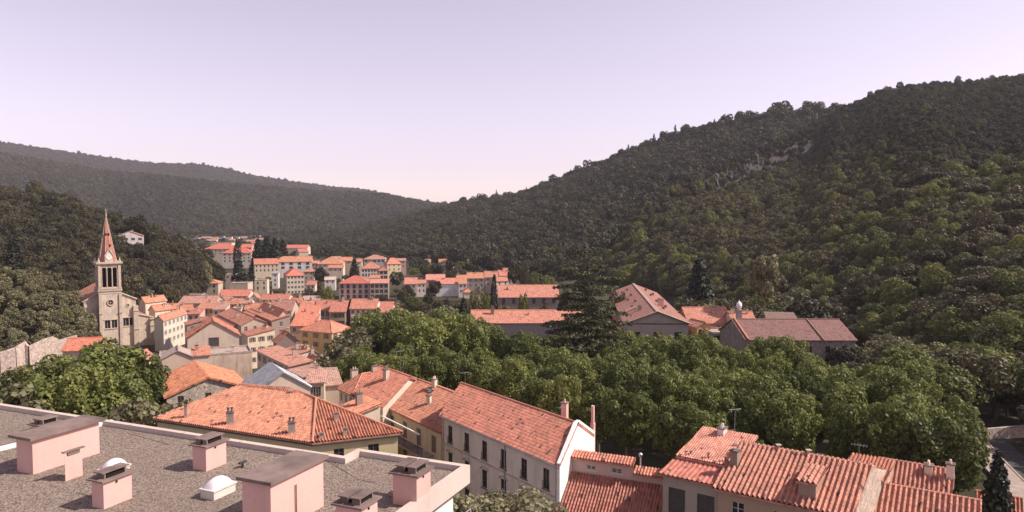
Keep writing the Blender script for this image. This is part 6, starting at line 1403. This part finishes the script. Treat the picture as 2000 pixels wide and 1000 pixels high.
def single_trees():
    # big planes left, behind the flat roof
    for px, yt, Y, w, lab in ((70, 700, 100, 1.1, 'leftmost of the big plane trees behind the flat roof'), (120, 682, 94, 1.15, 'broad plane tree left of the middle behind the flat roof'), (196, 652, 99, 1.2, 'tallest plane tree in front of the church'), (252, 672, 101, 1.05, 'shaded plane tree at the right of the big left clump'),
                              (160, 700, 86, 1.0, 'plane tree low in front of the tallest one'), (225, 715, 88, .95, 'plane tree low at the right front of the left clump'), (40, 738, 84, 1.0, 'plane tree low at the left front of the left clump')):
        tree_px('plane_tree', 'plane', px, yt, Y, lab, 'big plane trees on the left', w, tint=rnd.uniform(-.1, .15))
    for px, yt, Y, w, kd, lab in ((282, 764, 82, .9, 'dry', 'grey green bush between the plane clump and the hip roof'), (345, 772, 92, .8, 'dry', 'small bush in front of the rubble stone gable'), (6, 748, 80, 1.0, 'dry', 'pale bush at the left edge above the flat roof'),
                              (945, 950, 50, 1.15, 'yard', 'pale olive tree in the yard below the white house'), (1022, 958, 54, 1.15, 'yard', 'pale olive tree near the corner of the white house'),
                              (300, 690, 180, .7, 'oak', 'dark bush at the foot of the yellow side wall'), (705, 632, 160, 1.1, 'dry', 'greyish willow like tree beside the yellow house'), (672, 650, 150, 1.1, 'dry', 'drooping willow like tree below the yellow house'), (740, 640, 160, 1.0, 'fresh', 'bright tree at the left end of the plane grove'), (655, 690, 138, 1.0, 'dry', 'pale flowering tree behind the small terrace roofs'), (690, 668, 140, 1.0, 'dry', 'loose grey green tree at the near end of the willows')):
        tree_px('bush_tree' if kd in ('dry', 'yard') else 'broadleaf_tree', kd, px, yt, Y, lab, None, w)
    # dark conifers and cypresses of the town
    for kd, px, yt, Y, w, lab in (('conifer', 503, 464, 560, 1.0, 'leftmost dark conifer beside the far red roofs'), ('conifer', 521, 459, 580, 1.2, 'tallest dark conifer of the far group'), ('conifer', 537, 462, 560, 1.1, 'dark conifer third from left in the far group'), ('conifer', 552, 468, 570, 1.2, 'broad dark conifer at the right of the far group'), ('cypress', 463, 468, 640, 1.5, 'dark cypress among the far red roofs'), ('cypress', 466, 506, 420, 2.0, 'stout dark cypress beside the white house with square windows'),
                              ('conifer', 692, 500, 470, .95, 'big dark conifer standing above the pink villa'), ('cypress', 905, 578, 236, 1.1, 'slim black cypress by the orange roofed lodge'), ('cypress', 965, 531, 236, .55, 'very thin tall cypress beside the wide hall'), ('cypress', 25, 458, 275, 1.5, 'tall grey green cypress on the left bank'), ('cypress', 48, 508, 270, 1.0, 'shorter cypress on the left bank'),
                              ('conifer', 1366, 500, 270, 1.1, 'black conifer behind the orange courtyard roof'), ('conifer', 1950, 876, 66, .8, 'dark spruce beside the road at the right edge')):
        tree_px('conifer_tree' if kd == 'conifer' else 'cypress_tree', kd, px, yt, Y, lab, 'dark conifers', w)
    mids = [('oak', 802, 562, 300, 22, 'dark tree left of the pale house among the salmon roofs'), ('oak', 836, 572, 300, 26, 'low dark tree below the pink roofed house'), ('oak', 872, 581, 300, 24, 'low dark tree under the bright white house'), ('oak', 746, 574, 300, 26, 'low dark tree below the galleried house'), ('oak', 787, 562, 300, 30, 'wide dark tree below the salmon roof with the white gable'), ('oak', 908, 584, 300, 30, 'low dark tree at the foot of the lodge'), ('oak', 642, 566, 300, 30, 'dark garden tree left of the pink villa wall'), ('oak', 604, 562, 300, 22, 'dark garden tree by the brownish hidden house'), ('oak', 626, 520, 380, 34, 'round dark tree beside the cream orange roofed house'), ('oak', 615, 545, 350, 26, 'dark tree below the round one'), ('fresh', 640, 552, 330, 28, 'green garden tree left of the pink villa'), ('oak', 674, 514, 410, 16, 'dark tree at the left foot of the big conifer'), ('oak', 775, 527, 330, 34, 'tall black tree at the right end of the town row'), ('oak', 795, 556, 300, 22, 'dark tree in front of the salmon roofed house with white gable'), ('oak', 812, 560, 300, 14, 'dark tree by the white gable'), ('oak', 850, 545, 300, 32, 'round bluish dark tree in front of the pink roofed house'), ('oak', 838, 560, 295, 18, 'dark tree beside the round bluish one'), ('dry', 938, 545, 250, 36, 'pale tree in front of the grey stone house'), ('dry', 925, 560, 246, 22, 'pale lower tree by the lodge'), ('fresh', 950, 560, 244, 22, 'green tree left of the thin cypress'), ('fresh', 1022, 562, 240, 30, 'bright tree in front of the wide hall'), ('oak', 1062, 588, 228, 34, 'low round tree between the two salmon halls'), ('oak', 985, 590, 226, 22, 'low dark tree behind the flat salmon roof'), ('oak', 895, 592, 228, 26, 'dark bush left of the flat salmon roof'), ('oak', 1002, 508, 430, 26, 'tree right of the clustered red roofs'), ('oak', 1022, 512, 420, 24, 'dark tall tree behind the wide hall'), ('fresh', 1045, 525, 400, 40, 'light tree behind the wide hall'), ('fresh', 1075, 534, 380, 40, 'light tree left of the cedar'), ('oak', 1205, 560, 230, 40, 'tree between the cedar and the end on building'), ('oak', 1110, 560, 240, 50, 'dark tree under the left boughs of the cedar'), ('oak', 480, 540, 330, 12, 'dark street tree below the cream apartment block'), ('oak', 492, 533, 330, 14, 'dark street tree nearer the cream apartment block'), ('oak', 470, 548, 325, 10, 'dark street tree above the flat beige block'), ('oak', 430, 520, 380, 32, 'dark tree below the red hipped roofs'), ('oak', 418, 535, 370, 24, 'dark tree left of the small beige house'), ('dry', 405, 505, 400, 24, 'grey tree at the edge of the bank'), ('tall', 1495, 490, 205, 70, 'tall tree with long bare stem behind the barn'), ('oak', 740, 575, 330, 30, 'hedge tree behind the white party wall')]
    for kd, px, yt, Y, w, lab in mids:
        tree_px({'oak': 'oak_tree', 'fresh': 'broadleaf_tree', 'dry': 'thin_tree', 'tall': 'tall_tree'}[kd], kd, px, yt, Y, lab, None, pw=w, tint=-.15 if kd == 'oak' else .1)
    # belts of park trees; they share labels because nothing tells them apart
    def belt(n, px0, px1, Y0, Y1, h0, h1, kinds, lab, gr, w=1.15, names=None):
        done = 0; tries = 0; pts = []
        while done < n and tries < n * 30:
            tries += 1; px = rnd.uniform(px0, px1); Y = rnd.uniform(Y0, Y1); x = (px - 1000) / FPX * Y
            if any((x - a) ** 2 + (Y - b) ** 2 < 20 for a, b in pts): continue
            bad = False
            for hx, hy, e1, e2, W, L, hz in HOUSES:
                dx, dy = x - hx, Y - hy; det = e1.x * e2.y - e1.y * e2.x; u = (dx * e2.y - dy * e2.x) / det; v = (e1.x * dy - e1.y * dx) / det
                if -3 < u < W + 3 and -3 < v < L + 3: bad = True; break
            if bad: continue
            pts.append((x, Y)); kd = rnd.choice(kinds); tree({'oak': 'oak_tree', 'fresh': 'broadleaf_tree', 'dry': 'thin_tree', 'plane': 'plane_tree', 'pine': 'umbrella_pine'}[kd], kd, (x, Y, ground_z(x, Y) - .2), rnd.uniform(h0, h1), lab, gr, w, tint=rnd.uniform(-.2, .2)); done += 1
    for _ in range(34):
        px, py = rnd.uniform(1200, 1352), rnd.uniform(530, 572) ; q = hit(px, py - .0)
        if q.y < 620: tree('broadleaf_tree', 'fresh', q, rnd.uniform(9, 14), 'pale green tree in the belt behind the long end on building', 'pale green trees behind the end on building', 1.15, tint=.45)
    belt(34, 1345, 1600, 208, 285, 13, 20, ['oak', 'fresh', 'dry', 'fresh'], 'tall park tree behind the courtyard buildings and the barn', 'park trees behind the barn')
    belt(22, 1640, 1850, 150, 195, 8, 13, ['oak', 'oak', 'fresh', 'dry'], 'tree beside the right end of the stone barn', 'trees at the right end of the barn')
    belt(30, 1760, 2080, 112, 160, 9, 14, ['oak', 'fresh', 'plane', 'oak'], 'shaded tree beyond the road at the right edge', 'trees beyond the road')
    belt(9, 1590, 1700, 132, 150, 7, 9.5, ['oak', 'dry'], 'rounded tree in front of the right end of the barn', 'rounded trees in front of the barn')
    belt(90, -60, 168, 201, 256, 5, 8.5, ['dry'], 'olive grey tree on the left bank above the stone wall', 'olive grey trees of the left bank')
    belt(10, 120, 190, 200, 235, 5, 7, ['dry', 'fresh'], 'light tree at the foot of the left bank by the church', 'light trees beside the church', 1.0)
    belt(34, 560, 800, 640, 900, 8, 12, ['oak'], 'far dark tree on the valley floor beyond the town', 'far trees beyond the town', 1.5)
    belt(26, 800, 1080, 480, 640, 8, 11, ['oak', 'oak', 'fresh'], 'dark tree at the foot of the ridge behind the valley houses', 'trees at the foot of the ridge', 1.4)
    belt(8, 590, 655, 300, 400, 5, 8, ['oak', 'fresh'], 'garden tree between the villas and apartment blocks', 'garden trees among the villas', 1.2)
    belt(40, 760, 1080, 215, 340, 8, 12, ['oak', 'fresh', 'dry'], 'garden tree around the salmon roofed park halls', 'garden trees around the park halls', 1.2)
    belt(16, 1040, 1230, 200, 330, 10, 14, ['oak', 'oak', 'fresh'], 'dark tree standing around the cedar', 'dark trees around the cedar', 1.2)
    belt(10, 305, 375, 300, 400, 6, 10, ['oak'], 'dark tree on the bank between church and town roofs', 'dark trees above the town roofs', 1.2)
    belt(34, 440, 780, 330, 540, 3.5, 6, ['oak', 'fresh', 'oak'], 'small garden tree in front of the villas and apartment blocks', 'small garden trees of the upper town', 1.3)
    for i in range(14):
        t = i / 13; x, y = 63.5 + t * 24, 74 + t * 52; x += rnd.uniform(-.8, 1.5)
        tree('oak_tree', 'oak', (x, y, ground_z(x, y)), rnd.uniform(4.5, 7.5), 'dark roadside tree along the far side of the road', 'dark roadside trees', 1.3, tint=-.1)
single_trees()

# ------------------------------------------------------------------ road and square under the trees
def road():
    pts = [(47, 48), (52, 64), (58, 80), (64, 96), (71, 112), (82, 130)]
    def strip(name, w0, w1, z, m, zl=None):
        mb = MB()
        for (x0, y0), (x1, y1) in zip(pts, pts[1:]):
            d = Vector((x1 - x0, y1 - y0, 0)).normalized(); n = Vector((d.y, -d.x, 0))
            g0, g1 = ground_z(x0, y0) + z, ground_z(x1, y1) + z
            a, b = Vector((x0, y0, g0)), Vector((x1, y1, g1)); mb.poly([a + n * w0, a + n * w1, b + n * w1, b + n * w0][::-1] if False else [a + n * w0, b + n * w0, b + n * w1, a + n * w1][::-1])
            if zl is not None:
                for s in (w0, w1): mb.poly([a + n * s, b + n * s, b + n * s - Vector((0, 0, zl)), a + n * s - Vector((0, 0, zl))])
        tag(mb.build(name, m), kind='structure')
    strip('road', 1.4, 4.6, .30, M['asphalt']); strip('pavement', -1.6, 1.4, .42, M['paving'], .4)
    mb = MB()
    for (x0, y0), (x1, y1) in zip(pts, pts[1:]):
        a, b = Vector((x0, y0, ground_z(x0, y0))), Vector((x1, y1, ground_z(x1, y1))); d = b - a; n = Vector((d.y, -d.x, 0)).normalized(); c = (a + b) / 2 + n * 1.5
        mb.box((c.x, c.y, c.z + .3), (d.length, .22, .4), d.normalized(), n)
    tag(mb.build('kerb', M['concrete']), kind='structure')
    # low garden wall along the bank
    r = empty('garden_wall', (74, 108, ground_z(74, 108)), 'low pale wall crossing behind the road at the right edge', 'wall'); mb = MB(); mb.box((0, 0, .7), (26, .4, 2.2), (.97, .24, 0), (-.24, .97, 0)); mb.build('masonry', M['stone'], r, color=(.58, .45, .38))
road()

# ------------------------------------------------------------------ the air of the valley
def air():
    mb = MB(); mb.box((0, 2200, 222), (14000, 5300, 520)); m = bpy.data.materials.new('valley_air'); m.use_nodes = True; n, l = m.node_tree.nodes, m.node_tree.links
    n.remove(n['Principled BSDF']); v = n.new('ShaderNodeVolumePrincipled'); v.inputs['Color'].default_value = (.86, .84, .90, 1); v.inputs['Density'].default_value = HAZE; v.inputs['Anisotropy'].default_value = .2
    l.new(v.outputs[0], n['Material Output'].inputs['Volume']); o = mb.build('haze', m); tag(o, kind='stuff')
HAZE = .000072
air()
